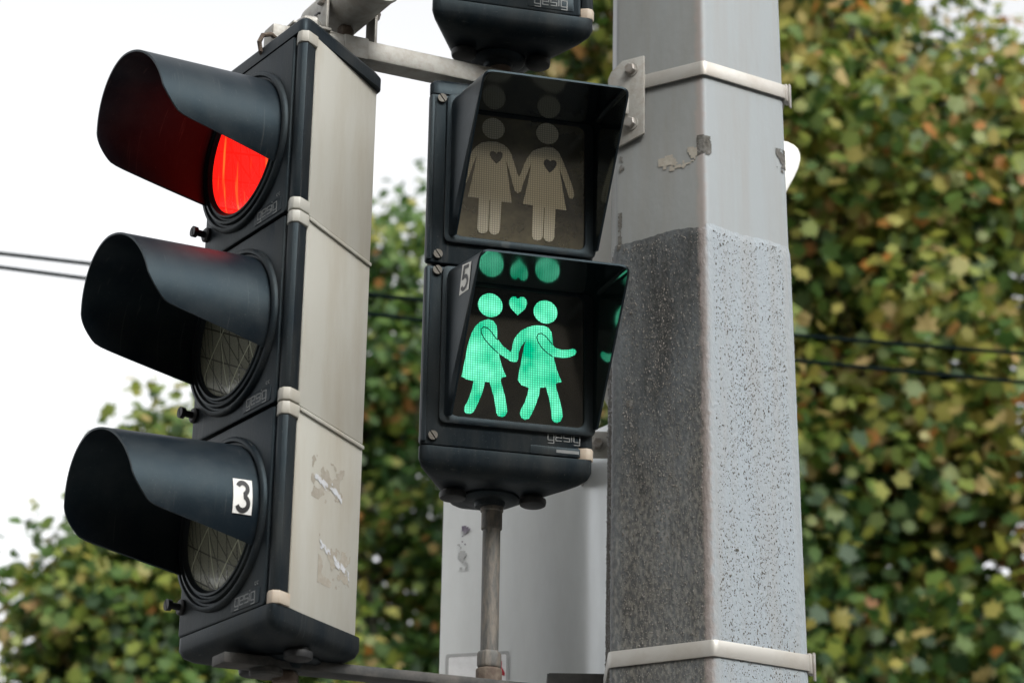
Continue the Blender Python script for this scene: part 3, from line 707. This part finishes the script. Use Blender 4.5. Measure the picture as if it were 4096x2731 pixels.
RB= [(-0.039, 0.2148), (-0.0496, 0.2114), (-0.0588, 0.2029), (-0.0639, 0.1951), (-0.0677, 0.1831), (-0.0739, 0.1637), (-0.0801, 0.1458), (-0.082, 0.1385), (-0.0785, 0.1355), (-0.0741, 0.1367), (-0.0708, 0.1428), (-0.0658, 0.1591), (-0.0609, 0.1768), (-0.0563, 0.1889), (-0.0582, 0.1743), (-0.0629, 0.148), (-0.0689, 0.1166), (-0.0517, 0.1168), (-0.053, 0.0646), (-0.0505, 0.0599), (-0.0452, 0.0586), (-0.0387, 0.0608), (-0.0362, 0.0653), (-0.035, 0.1161), (-0.0337, 0.1163), (-0.0343, 0.0641), (-0.0313, 0.0597), (-0.0255, 0.0587), (-0.0197, 0.0617), (-0.0177, 0.0675), (-0.0159, 0.1157), (0.0006, 0.1158), (-0.003, 0.1386), (-0.0065, 0.1639), (-0.0104, 0.1892), (-0.0048, 0.1727), (0.0017, 0.1478), (0.0051, 0.1368), (0.0099, 0.1332), (0.0152, 0.1367), (0.017, 0.1469), (0.0221, 0.1619), (0.0273, 0.1769), (0.0312, 0.1889), (0.0275, 0.1625), (0.0237, 0.142), (0.0182, 0.1157), (0.0347, 0.1155), (0.0335, 0.064), (0.0359, 0.0586), (0.0421, 0.0571), (0.0482, 0.0601), (0.0502, 0.0646), (0.0521, 0.1143), (0.0535, 0.1145), (0.0521, 0.0634), (0.0554, 0.0582), (0.0607, 0.0569), (0.0668, 0.0601), (0.0686, 0.0654), (0.0704, 0.1137), (0.0878, 0.1136), (0.0842, 0.1326), (0.08, 0.1578), (0.0757, 0.1861), (0.0813, 0.1695), (0.0895, 0.1447), (0.0923, 0.135), (0.0977, 0.1343), (0.1004, 0.1403), (0.0976, 0.1543), (0.0907, 0.1736), (0.0824, 0.1956), (0.0742, 0.2119), (0.066, 0.2181), (0.0538, 0.2179), (0.0417, 0.2134), (0.0323, 0.2078), (0.0244, 0.1952), (0.0192, 0.183), (0.0153, 0.1696), (0.0114, 0.1605), (0.0087, 0.1658), (0.0045, 0.1796), (-0.0012, 0.1976), (-0.0067, 0.207), (-0.0148, 0.2131), (-0.0256, 0.216)]
RH= [(-0.0308, 0.2385), (-0.0312, 0.2565), (0.0563, 0.2415), (0.0561, 0.2596)]
RHT1= [(-0.0249, 0.1783), (-0.0322, 0.1854), (-0.0358, 0.1921), (-0.0354, 0.1971), (-0.0317, 0.1993), (-0.0271, 0.1976), (-0.0252, 0.1955), (-0.0231, 0.1987), (-0.0183, 0.1999), (-0.0156, 0.1968), (-0.016, 0.1904), (-0.0189, 0.1843)]
RHT2= [(0.0604, 0.1739), (0.0536, 0.1817), (0.0506, 0.1882), (0.0514, 0.1941), (0.0548, 0.1968), (0.0589, 0.1956), (0.0611, 0.1936), (0.0638, 0.1963), (0.0683, 0.1966), (0.0713, 0.1938), (0.0711, 0.188), (0.0671, 0.1806)]

def frame_ring(outer, inner, o0, o1):
    n = len(outer); g = G()
    V = [(x, o0, z) for x, z in outer] + [(x, o1, z) for x, z in outer] + [(x, o1, z) for x, z in inner] + [(x, o0, z) for x, z in inner]
    F = [(k * n + j, k * n + (j + 1) % n, ((k + 1) % 4) * n + (j + 1) % n, ((k + 1) % 4) * n + j) for k in range(4) for j in range(n)]
    return g.add(V, F)
hoods = []
for k in range(2):
    z0 = k * HM
    frame_ring(rrect(-.106, .1345, z0 + .036, z0 + .2875, .012), rrect(-.0895, .1165, z0 + .0485, z0 + .2600, .013), .006, .0145).build('lens_frame', PLASTIC, ped, bevel=.002)
    p = G().plate(rrect(-.092, .119, z0 + .046, z0 + .2625, .012), .004, .0088).build('glass_panel', GLASSBRIGHT if k else GLASSPANEL, ped, smooth=0)
    hoods.append(hood(ped, z0))
    for zz in (.016, .2795): screw(ped, -.1135, z0 + zz, .006, .0125, .0072, 35, 'screw')
    G().plate(rrect(-.1315, -.1235, z0 + .006, z0 + HM - .006, .003), .006, .0115).build('edge_rib', PLASTIC, ped, bevel=.002)
    if k == 0:
        G().plate(GB, .0086, .0100).build('walking_couple', PRISMGREEN, p, smooth=0)
        for cx, cz, r in ((GH[0][0], GH[0][1], .0190), (GH[2][0], GH[2][1], .0186)):
            G().plate(disc(cx, cz, r), .0086, .0100).build('figure_head', PRISMGREEN, p, smooth=0)
        G().plate(GHT, .0086, .0100).build('heart', PRISMGREEN, p, smooth=0)
        for A_ in (GA1, GA2): quads_plate(G(), stroke(A_, .0013), .0098, .0105).build('arm_outline', INK, p, smooth=0)
    else:
        G().plate([(x, z + z0) for x, z in RB], .0086, .0100).build('standing_couple', PRISMOFF, p, smooth=0)
        for cx, cz in (RH[0], RH[2]): G().plate(disc(cx, cz + z0, .0180), .0086, .0100).build('figure_head', PRISMOFF, p, smooth=0)
        for H_ in (RHT1, RHT2): G().plate([(x, z + z0) for x, z in H_], .0098, .0105).build('heart', GLASSPANEL, p, smooth=0)
pl = G().plate(rrect(.035, .112, .003, .0165, .002), .006, .0092).build('maker_plate', PLASTIC, ped, bevel=.0006)
quads_plate(G(), logo_quads(.062, .0262, .0128), .0085, .0092).build('lettering', GREYTXT, pl, smooth=0)
G().box(.075, .110, .0088, .0094, .0075, .0125).build('worn_label', GREYTXT, pl, smooth=0)
# sticker with a number on the side of the lower hood
SK = [(.087, .209), (.139, .199), (.152, .238), (.102, .252)]
def hoodside(u, v, off):
    a = [SK[0][i] * (1 - u) * (1 - v) + SK[1][i] * u * (1 - v) + SK[2][i] * u * v + SK[3][i] * (1 - u) * v for i in (0, 1)]
    return (-.0985 + .008 * (a[0] - .012) / .18 - off, a[0], a[1])
G().add([hoodside(u, v, .0006) for u, v in ((0, 0), (1, 0), (1, 1), (0, 1))], [(0, 1, 2, 3)]).build('number_sticker', WHITEST, hoods[0], smooth=0)
g = G()
for pl_ in DIGIT['5']:
    for q in stroke(pl_, .25): g.add([hoodside(.12 + a * .76, .08 + b / 1.6 * .84, .0011) for a, b in q], [(0, 1, 2, 3)])
g.build('digit', INK, hoods[0], smooth=0)

# ---- pipe that carries the pedestrian signal
pipe = thing('support_pipe', 'weathered dark grey pipe below the pedestrian light', 'pipe', PED_LOC, PED_RZ)
PX, PY = .004, -.1
def vt(prof, n=24): return G().loft([[(PX + r * math.cos(2 * math.pi * j / n), PY + r * math.sin(2 * math.pi * j / n), z) for j in range(n)] for r, z in prof])
vt([(.0135, -.36), (.0135, .75)]).build('shaft', PIPE, pipe)
vt([(.0135, -.088), (.0158, -.086), (.0158, -.06), (.0175, -.058), (.0175, -.048)]).build('collar', PIPE, pipe)
vt([(.0150, .655), (.0150, .675), (.0185, .676), (.0185, .700), (.017, .702)]).build('collar', RUSTY, pipe)
vt([(.0165, -.3), (.0190, -.297), (.0190, -.277), (.0165, -.274)], 6).build('nut', PIPE, pipe, bevel=.002)
vt([(.018, -.330), (.020, -.328), (.020, -.302), (.018, -.30)], 12).build('nut', RUSTY, pipe, bevel=.001)

# ---- upper arm
ARM_RZ = math.atan2(.5310, .8474)
arm = thing('mounting_arm', 'upper square steel arm from the left traffic light to the pole', 'arm', (-.309, 3.191, 2.395), ARM_RZ)
AZ = lambda x: .9400 + .09 * (x - .072)
def abeam(x0, x1, o0, o1, h0, h1, zf=AZ, n=1):
    xs = [x0 + (x1 - x0) * i / n for i in range(n + 1)]
    return G().loft([[(x, o0, zf(x) + h0), (x, o1, zf(x) + h0), (x, o1, zf(x) + h1), (x, o0, zf(x) + h1)] for x in xs])
abeam(-.045, .585, -.0185, .0195, -.0165, .0165).build('beam', GALV, arm, bevel=.0035)
abeam(.036, .079, -.0205, .0215, -.0185, .0185).build('sleeve', GALV, arm, bevel=.002)
abeam(-.085, -.047, -.017, .017, -.021, .014).build('end_fitting', GALV, arm, bevel=.004)
abeam(-.055, .012, -.024, .024, .0165, .0215).build('clamp_plate', GALV, arm, bevel=.0015)
hexn = lambda cx, cy, r, z0, z1, n=6: G().loft([[(cx + r * k_ * math.cos(2 * math.pi * j / n + .3), cy + r * k_ * math.sin(2 * math.pi * j / n + .3), z) for j in range(n)] for z, k_ in ((z0, 1), (z1 - .004, 1), (z1, .82))])
hexn(-.016, .0, .0205, .953, .972).build('nut', GALV, arm, bevel=.001)
G().tube([(-.012, 0, .969), (-.008, 0, .977), (-.006, 0, .984), (-.002, 0, .989), (.002, 0, .990)], .0022, 6).build('cable_stub', BLACK, arm)
G().tube([(-.075, .012, .915), (-.088, .018, .917), (-.103, .02, .910), (-.108, .02, .897), (-.104, .018, .884), (-.095, .012, .876)], .0038, 8).build('hook', RUSTY, arm)
G().loft([[(.0 + .012 * math.cos(2 * math.pi * j / 16), .012 * math.sin(2 * math.pi * j / 16), z) for j in range(16)] for z in (.86, .955)]).build('threaded_rod', RUSTY, arm)
# bracket plate on the pole
bp_ = G()
off = Vector((.310 + .309, 3.583 - 3.191, 0)); ca, sa = math.cos(-ARM_RZ), math.sin(-ARM_RZ)
def p2a(s, z, o):
    p = Vector(hexpos(s, z, o)) + off
    return (p.x * ca - p.y * sa, -(p.x * sa + p.y * ca), z - 2.395)
V = []
plo = [(-.108, 3.322), (-.108, 3.468), (-.150, 3.468), (-.172, 3.452), (-.178, 3.44), (-.178, 3.32), (-.165, 3.305)]
face_dir = None
def fl(s, z, o):      # straight continuation of the pole's left face
    a, b = Vector(p2a(-.05, z, o)), Vector(p2a(-.12, z, o)); return tuple(a + (b - a) * ((s + .05) / -.07))
G().loft([[fl(s, z, .0035) for s, z in plo], [fl(s, z, .0085) for s, z in plo]]).build('bracket_plate', GALV, arm, bevel=.0012)
for bz in (3.446, 3.345):
    c0 = Vector(fl(-.132, bz, .0085)); n1 = (Vector(fl(-.132, bz, .02)) - c0).normalized(); ux = (Vector(fl(-.14, bz, .0085)) - c0).normalized(); uz = n1.cross(ux)
    rg = lambda r, d, n: [tuple(c0 + n1 * d + (ux * math.cos(2 * math.pi * j / n + .4) + uz * math.sin(2 * math.pi * j / n + .4)) * r) for j in range(n)]
    G().loft([rg(.0125, 0, 20), rg(.0125, .002, 20)]).build('washer', GALV, arm)
    G().loft([rg(.0098, .002, 6), rg(.0098, .0085, 6), rg(.0082, .0105, 6)]).build('bolt', BOLT, arm, smooth=0)

# ---- lower arm
low = thing('mounting_arm', 'lower dark steel bar under the left traffic light', 'arm', (-.309, 3.191, 2.395), ARM_RZ)
LZ = lambda x: -.0460 + .047 * x
abeam(-.105, .585, -.019, .021, -.0075, .0075, LZ).build('beam', DARKBAR, low, bevel=.002)
hexn(.0, .0, .019, LZ(0) - .024, LZ(0) - .0075).build('nut', RUSTY, low, bevel=.001)
G().loft([[(-.03 + r * math.cos(2 * math.pi * j / 20), .0 + r * math.sin(2 * math.pi * j / 20), z) for j in range(20)] for r, z in ((.022, -.065), (.024, -.062), (.024, -.055))]).build('washer', DARKBAR, low)

# ---- tubular detector on the upper arm
det = thing('tube_detector', 'grey metal tube on a small fork bracket above the upper arm', 'sensor', (-.309, 3.191, 2.395), ARM_RZ)
DX, DZ, DR = .051, 1.018, .0400
g = G(); prof = [(.012, -.095), (.03, -.094), (DR, -.088), (DR, .098), (DR + .0015, .099), (DR + .0015, .112), (DR - .003, .112), (DR - .003, -.07), (.001, -.07)]
g.lathe(prof, DX, DZ, 40).build('barrel', GALV, det, smooth=40)
G().lathe([(DR - .0035, .085), (DR - .0035, -.06), (.001, -.06)], DX, DZ, 32).build('inner_liner', BLACK, det)
for x in (.006, .092):
    G().box(x, x + .005, -.016, .014, .957, 1.03).build('fork_leg', GALV, det, bevel=.001)
    sgn = -1 if x < .05 else 1; xx = x if sgn < 0 else x + .005
    G().loft([[(xx + sgn * d, .0 + r * math.cos(2 * math.pi * j / 6), 1.016 + r * math.sin(2 * math.pi * j / 6)) for j in range(6)] for d, r in ((0, .011), (.006, .011), (.008, .009))]).build('bolt', BOLT, det, smooth=0)
G().box(.006, .097, -.0155, .0135, .9535, .9575).build('fork_base', GALV, det, bevel=.001)
hexn(.048, .0, .013, .958, .979).build('bolt', RUSTY, det)

# ================================================================== signs behind the pole
ys = roundpoly([(.224, 2.850), (.543, 3.480), (-.092, 3.480)], [.05, .05, .05], 8)
yg = tag(G().loft([[(x, 0, z) for x, z in ys], [(x, .003, z) for x, z in ys]]).build('triangular_sign', SIGNBACK, flip=False, bevel=.0008), 'pale triangular sign plate pointing down, mostly hidden behind the pole', 'sign'); yg.location = (0, 3.80, 0)
panel = thing('direction_sign', 'pale glossy sheet metal sign panel behind the thin pipe, left of the pole', 'sign', (0, 3.9, 0))
prof = [(-.117, .0491), (-.06, .032), (0, .014), (.04, .0045), (.077, .0005), (.079, .0005), (.11, -.001), (.13, -.004), (.148, -.013), (.162, -.030), (.176, -.052), (.195, -.066), (.25, -.082), (.36, -.10)]
zs = [1.75, 2.1, 2.5, 2.946]
g = G(); n = len(prof); V = []
for z in zs: V += [(x, y, z) for x, y in prof]
g.add(V, [(i * n + j, i * n + j + 1, (i + 1) * n + j + 1, (i + 1) * n + j) for i in range(len(zs) - 1) for j in range(n - 1)])
g.build('sheet', SHEET, panel, flip=False, solid=.002, smooth=40)
frame_ring(rrect(-.110, .004, 2.455, 2.551, .004), rrect(-.105, -.001, 2.458, 2.546, .004), .0005, .0015).build('sticker_border', GREYEDGE, panel, smooth=0)
G().plate(rrect(-.105, -.001, 2.458, 2.546, .003), .0003, .0010).build('faded_sticker', FADED, panel, smooth=0)
for pts in ([(-.022, 2.520), (-.016, 2.533), (-.009, 2.534), (-.009, 2.524), (-.003, 2.513), (-.004, 2.508), (-.014, 2.512)], [(-.053, 2.495), (-.050, 2.522), (-.045, 2.522), (-.044, 2.497)],
            [(-.107, 2.503), (-.098, 2.507), (-.091, 2.5), (-.095, 2.494), (-.106, 2.495)], [(-.088, 2.499), (-.080, 2.508), (-.076, 2.503), (-.078, 2.495)], [(-.072, 2.499), (-.065, 2.506), (-.061, 2.501), (-.063, 2.494)]):
    G().plate(pts, .0008, .0020).build('red_scrap', REDP, panel, smooth=0)
ragged(lambda s, z: (s, .0022, z), -.086, -.070, 2.745, 2.785, 41, cell=.0025, thr=.0).build('purple_scrap', PURPLE, panel, smooth=0)
ragged(lambda s, z: (s, .0018, z), -.094, -.074, 2.70, 2.75, 42, cell=.0025, thr=.05).build('faded_scrap', GREYEDGE, panel, smooth=0)

for c_ in panel.children:
    if not c_.name.startswith('sheet'): c_.location = (0, .013, 0); c_.rotation_euler = (0, 0, -math.atan(.3))
def clamp(label, x0, x1, z0, z1, bx, m):
    t = thing('sign_clamp', label, 'clamp', (0, 3.74, 0), 0, 'clamps of the sign panel')
    G().plate(rrect(x0, x1, z0, z1, .006), 0, -.004).build('plate', m, t, bevel=.001)
    G().box(x0, x0 + .004, -.004, -.165, z0, z1).build('flange', m, t, bevel=.001)
    G().box(x1 - .004, x1, -.004, -.10, z0 + .004, z1 - .004).build('flange', m, t, bevel=.001)
    zc = (z0 + z1) / 2
    G().lathe([(.0125, .0), (.0125, .003), (.0, .003)], bx, zc, 20).build('washer', m, t)
    G().loft([[(bx + r * math.cos(2 * math.pi * j / 6), o, zc + r * math.sin(2 * math.pi * j / 6)) for j in range(6)] for o, r in ((.003, .010), (.012, .010), (.014, .008))]).build('bolt', BOLT, t, smooth=0)
clamp('small galvanised clamp with a bolt between pedestrian light and pole', .125, .215, 2.845, 2.893, .148, STEEL)
clamp('dark clamp at the bottom edge behind the lower strap', .066, .2, 2.425, 2.474, .176, DARKBAR)

# ================================================================== overhead wires
def P10(x, z, Y): k = Y / 10; return Vector((x * k, Y, 1.6 + (z - 1.6) * k))
for (a, b, lab, r) in (((-2.404, 5.890), (2.365, 5.468), 'upper of the two black overhead wires crossing behind the lights', .0074), ((-2.398, 5.820), (2.356, 5.327), 'lower of the two black overhead wires crossing behind the lights', .0074)):
    A_, B_ = P10(*a, 6.6), P10(*b, 7.6); pts = []
    for i in range(41):
        t = -2 + 5 * i / 40; p = A_.lerp(B_, t); p.z -= .02 * (1 - (2 * t - 1) ** 2) if 0 <= t <= 1 else 0; pts.append(p)
    tag(G().tube(pts, r, 8).build('overhead_wire', CABLE, flip=False), lab, 'wire')

# ================================================================== lamp at the left edge
lt = thing('street_lamp', 'pale rounded lamp top cut by the left edge of the photo', 'lamp', (-3.43, 14, 0))
G().tube([(0, 0, 0), (0, 0, 4.4)], [.07, .05], 16).build('post', LAMPW, lt, flip=False)
g = G(); n = 24
g.loft([[(r * math.cos(2 * math.pi * j / n), r * math.sin(2 * math.pi * j / n), z) for j in range(n)] for r, z in ((.06, 4.35), (.20, 4.38), (.29, 4.5), (.33, 4.7), (.32, 4.85), (.27, 5.0), (.18, 5.1), (.05, 5.13))]).build('shade', LAMPW, lt, flip=False, smooth=60)

# ================================================================== trees
LEAF = np.array([(0, -.5), (.22, -.32), (.5, -.15), (.3, .05), (.40, .36), (.13, .25), (0, .56), (-.13, .25), (-.40, .36), (-.3, .05), (-.5, -.15), (-.22, -.32)])
def tree(name, label, base, blobs, nleaf, size, m, seed, limbs, tint=(0, 1), clump=.28, single=0):
    """blobs: (x, y, z, rx, ry, rz, weight) crown lobes relative to the trunk foot"""
    rng = np.random.default_rng(seed); t = thing(name, label, 'tree', base, 0, 'trees behind the lights')
    wts = np.array([b[6] for b in blobs], float); wts /= wts.sum(); C_ = []
    per = 110; nc = nleaf // per
    for bi in rng.choice(len(blobs), nc, p=wts):
        b = blobs[bi]; d = rng.normal(size=3); d /= np.linalg.norm(d); rr = rng.random() ** .55
        C_.append(np.array(b[:3]) + d * rr * np.array(b[3:6]))
    C_ = np.array(C_)
    off_ = np.clip(rng.normal(size=(nc * per, 3)), -1.7, 1.7) * clump * 1.25 * np.array([1, 1, .75]) * np.repeat(rng.uniform(.7, 1.25, nc), per)[:, None]
    P = np.repeat(C_, per, 0) + off_
    ctint = np.repeat(rng.normal(0, .21, nc), per)
    n = len(P)
    nrm = rng.normal(size=(n, 3)) * .62 + off_ / (clump * 1.25) * .55 + np.array([0, -.3, .55]); nrm /= np.linalg.norm(nrm, axis=1)[:, None]
    ax = np.cross(nrm, rng.normal(size=(n, 3))); ax /= np.linalg.norm(ax, axis=1)[:, None]; ay = np.cross(nrm, ax)
    sz = size * rng.uniform(.6, 1.25, n)
    k = len(LEAF)
    fold = (np.abs(LEAF[:, 0]) * .35)[None, :, None] * rng.uniform(-1, 1, n)[:, None, None]
    V = P[:, None, :] + sz[:, None, None] * (LEAF[None, :, 0, None] * ax[:, None, :] + LEAF[None, :, 1, None] * ay[:, None, :] + fold * nrm[:, None, :])
    me = bpy.data.meshes.new('crown'); me.vertices.add(n * k); me.vertices.foreach_set('co', V.astype(np.float32).ravel())
    me.loops.add(n * k); me.loops.foreach_set('vertex_index', np.arange(n * k, dtype=np.int32))
    me.polygons.add(n); me.polygons.foreach_set('loop_start', (np.arange(n) * k).astype(np.int32)); me.polygons.foreach_set('loop_total', np.full(n, k, np.int32))
    me.update()
    a = me.attributes.new('tint', 'FLOAT', 'FACE')
    hz = (P[:, 2] - P[:, 2].min()) / np.ptp(P[:, 2])
    tv = np.clip(tint[0] + (tint[1] - tint[0]) * (rng.beta(1.6, 2.2, n)) + ctint + (hz - .5) * .22, 0, 1)
    a.data.foreach_set('value', tv.astype(np.float32))
    me.materials.append(m)
    o = bpy.data.objects.new('crown', me); COL.objects.link(o); o.parent = t; o['kind'] = 'stuff'
    if single:       # the nearest leaves one by one
        variants = []
        for q in range(8):
            lm = bpy.data.meshes.new('leaf'); lm.from_pydata([(x, y, abs(x) * .3 * (1 if q % 2 else -1)) for x, y in LEAF.tolist()], [], [tuple(range(k))])
            la = lm.attributes.new('tint', 'FLOAT', 'FACE'); la.data[0].value = .12 + q * .105; lm.materials.append(m); variants.append(lm)
        b = blobs[1]
        for q in range(single):
            d = rng.normal(size=3); d[1] = -abs(d[1]) - .9; d /= np.linalg.norm(d)
            bb = blobs[int(rng.integers(4))]
            lo_ = bpy.data.objects.new('leaf', variants[int(rng.integers(8))]); COL.objects.link(lo_); lo_.parent = t
            lo_.location = (np.array(bb[:3]) + d * np.array(bb[3:6]) * rng.uniform(.95, 1.1)).tolist()
            lo_.rotation_euler = (rng.uniform(.3, 1.6), rng.uniform(-.6, .6), rng.uniform(0, 6.28)); lo_.scale = [size * rng.uniform(.8, 1.3)] * 3
    top = max(b[2] for b in blobs)
    g = G(); pts = []; rad = []
    for i in range(9):
        f = i / 8; pts.append((.12 * math.sin(f * 3 + seed), .1 * math.cos(f * 2.3 + seed), f * top)); rad.append(.19 * (1 - f) ** .8 + .025)
    g.tube(pts, rad, 12).build('trunk', BARK, t, flip=False)
    for li in range(limbs):
        b = blobs[int(rng.integers(len(blobs)))]; z0 = rng.uniform(.3, .85) * top; f = z0 / top
        s = Vector((.12 * math.sin(f * 3 + seed), .1 * math.cos(f * 2.3 + seed), z0)); d = rng.normal(size=3); d /= np.linalg.norm(d)
        e = Vector((np.array(b[:3]) + d * np.array(b[3:6]) * .75).tolist())
        if e.z < z0: e.z = z0 + .3
        mid = s.lerp(e, .5) + Vector((0, 0, -.15)) + Vector((rng.normal(size=3) * .12).tolist())
        G().tube([s, s.lerp(mid, .5), mid, mid.lerp(e, .55), e], [.055, .045, .034, .022, .008], 7).build('limb', BARK, t, flip=False)
    return t
#           x     y   z    rx   ry   rz   w
tree('plane_tree', 'tall dense olive and tan leaved tree filling the right side behind the pole', (2.2, 14.0, 0),
     [(-.2, 0, 8.6, 1.35, 1.3, 1.6, 3), (.3, 0, 6.4, 1.9, 1.5, 2.0, 5), (-.9, .4, 5.6, 1.1, 1.2, 1.6, 2), (.4, .2, 4.2, 2.1, 1.5, 1.3, 3), (-.35, 0, 10.2, .9, .9, 1.1, 1), (.75, .3, 8.3, 1.0, 1.2, 1.2, 2.2), (-1.55, .3, 9.5, .75, .8, 1.3, 1.5)],
     52000, .122, LEAF_A, 3, 26, (0.04, .95), .24, 300)
tree('plane_tree', 'loose airy tree with sky showing through, between the two lights', (-1.2, 19.0, 0),
     [(.15, 0, 9.7, .6, .8, 1.1, 1.2), (.2, 0, 8.6, .8, .9, 1.1, 1.3), (.25, 0, 7.3, 1.3, 1.2, 1.3, 2.2), (.6, .3, 5.4, 2.0, 1.5, 1.3, 7), (1.6, .6, 7.5, 1.0, 1, 1.6, 2)], 20000, .12, LEAF_B, 8, 14, (0, .85), .22)
tree('plane_tree', 'lower bushy autumn tree at the bottom left below the visors', (-2.4, 15.5, 0),
     [(.2, 0, 5.3, 1.15, 1.1, 1.15, 5), (.6, 0, 4.4, 1.6, 1.3, 1.1, 4), (-.65, .2, 4.4, .9, 1.0, .85, 2.4), (.1, 0, 6.5, .45, .45, .6, .5)], 36000, .115, LEAF_A, 12, 14, (0.0, .85), .18)

# ================================================================== unseen street fronts added behind and beside the camera to cut skylight and fill reflections
FACADE = mat('facade_plaster', (0.58, 0.51, 0.38), 0.85, var=0.5, var_scale=.6, var_col=(0.47, 0.40, 0.28), bump=.3, bump_scale=30)
STONE = mat('dark_stone', (0.06, 0.055, 0.05), 0.8, var=.5, var_scale=1.5)
ROOFT = mat('roof_tiles', (0.16, 0.075, 0.05), 0.8, var=.5, var_scale=3)
WINF = mat('window_frame', (0.55, 0.54, 0.50), 0.5)
PANE = mat('window_glass', (0.02, 0.025, 0.03), 0.08)
def blocker_front(label, loc, rz, length, h, d=11):
    t = thing('blocker_house', label, 'building', loc, rz, 'unseen houses added to block skylight')
    G().box(-length / 2, length / 2, -d, 0, 0, h).build('wall', FACADE, t, bevel=.05)
    G().loft([[(x, .5, h - .02), (x, -d - .5, h - .02), (x, -d - .5, h + .25), (x, -d / 2, h + 2.2), (x, .5, h + .25)] for x in (-length / 2 - .4, length / 2 + .4)]).build('roof', ROOFT, t, smooth=0)
    G().box(-length / 2 - .1, length / 2 + .1, 0, .25, h - .5, h - .03).build('cornice', WINF, t, bevel=.05)
    G().box(-length / 2 - .05, length / 2 + .05, 0, .18, 0, 5.2).build('ground_floor', STONE, t, bevel=.03)  # dark band added to keep the lower signal glass's reflection dim
    fw = frame_ring(rrect(-.75, .75, 0, 2.1, .02), rrect(-.6, .6, .12, 1.98, .02), 0, .10).build('window', WINF, t)
    pn = G().box(-.6, .6, -.01, .03, .12, 1.98).build('pane', PANE, fw)
    first = True; n = int(length // 3.2)
    for fl_ in range(int((h - 5.6) // 2.9)):
        for i in range(n):
            p = ((i - (n - 1) / 2) * 3.2, -.005, 5.9 + fl_ * 2.9)
            if first: fw.location = p; first = False; continue
            a = fw.copy(); COL.objects.link(a); a.parent = t; a.location = p
            b_ = pn.copy(); COL.objects.link(b_); b_.parent = a
blocker_front('long plastered street front, added unseen behind the viewer to block skylight', (6, -14, 0), math.pi, 62, 14.2)
blocker_front('shorter plastered street front, added unseen beyond the right edge to block skylight', (25, -2.5, 0), math.pi * 1.5, 20, 15.0)
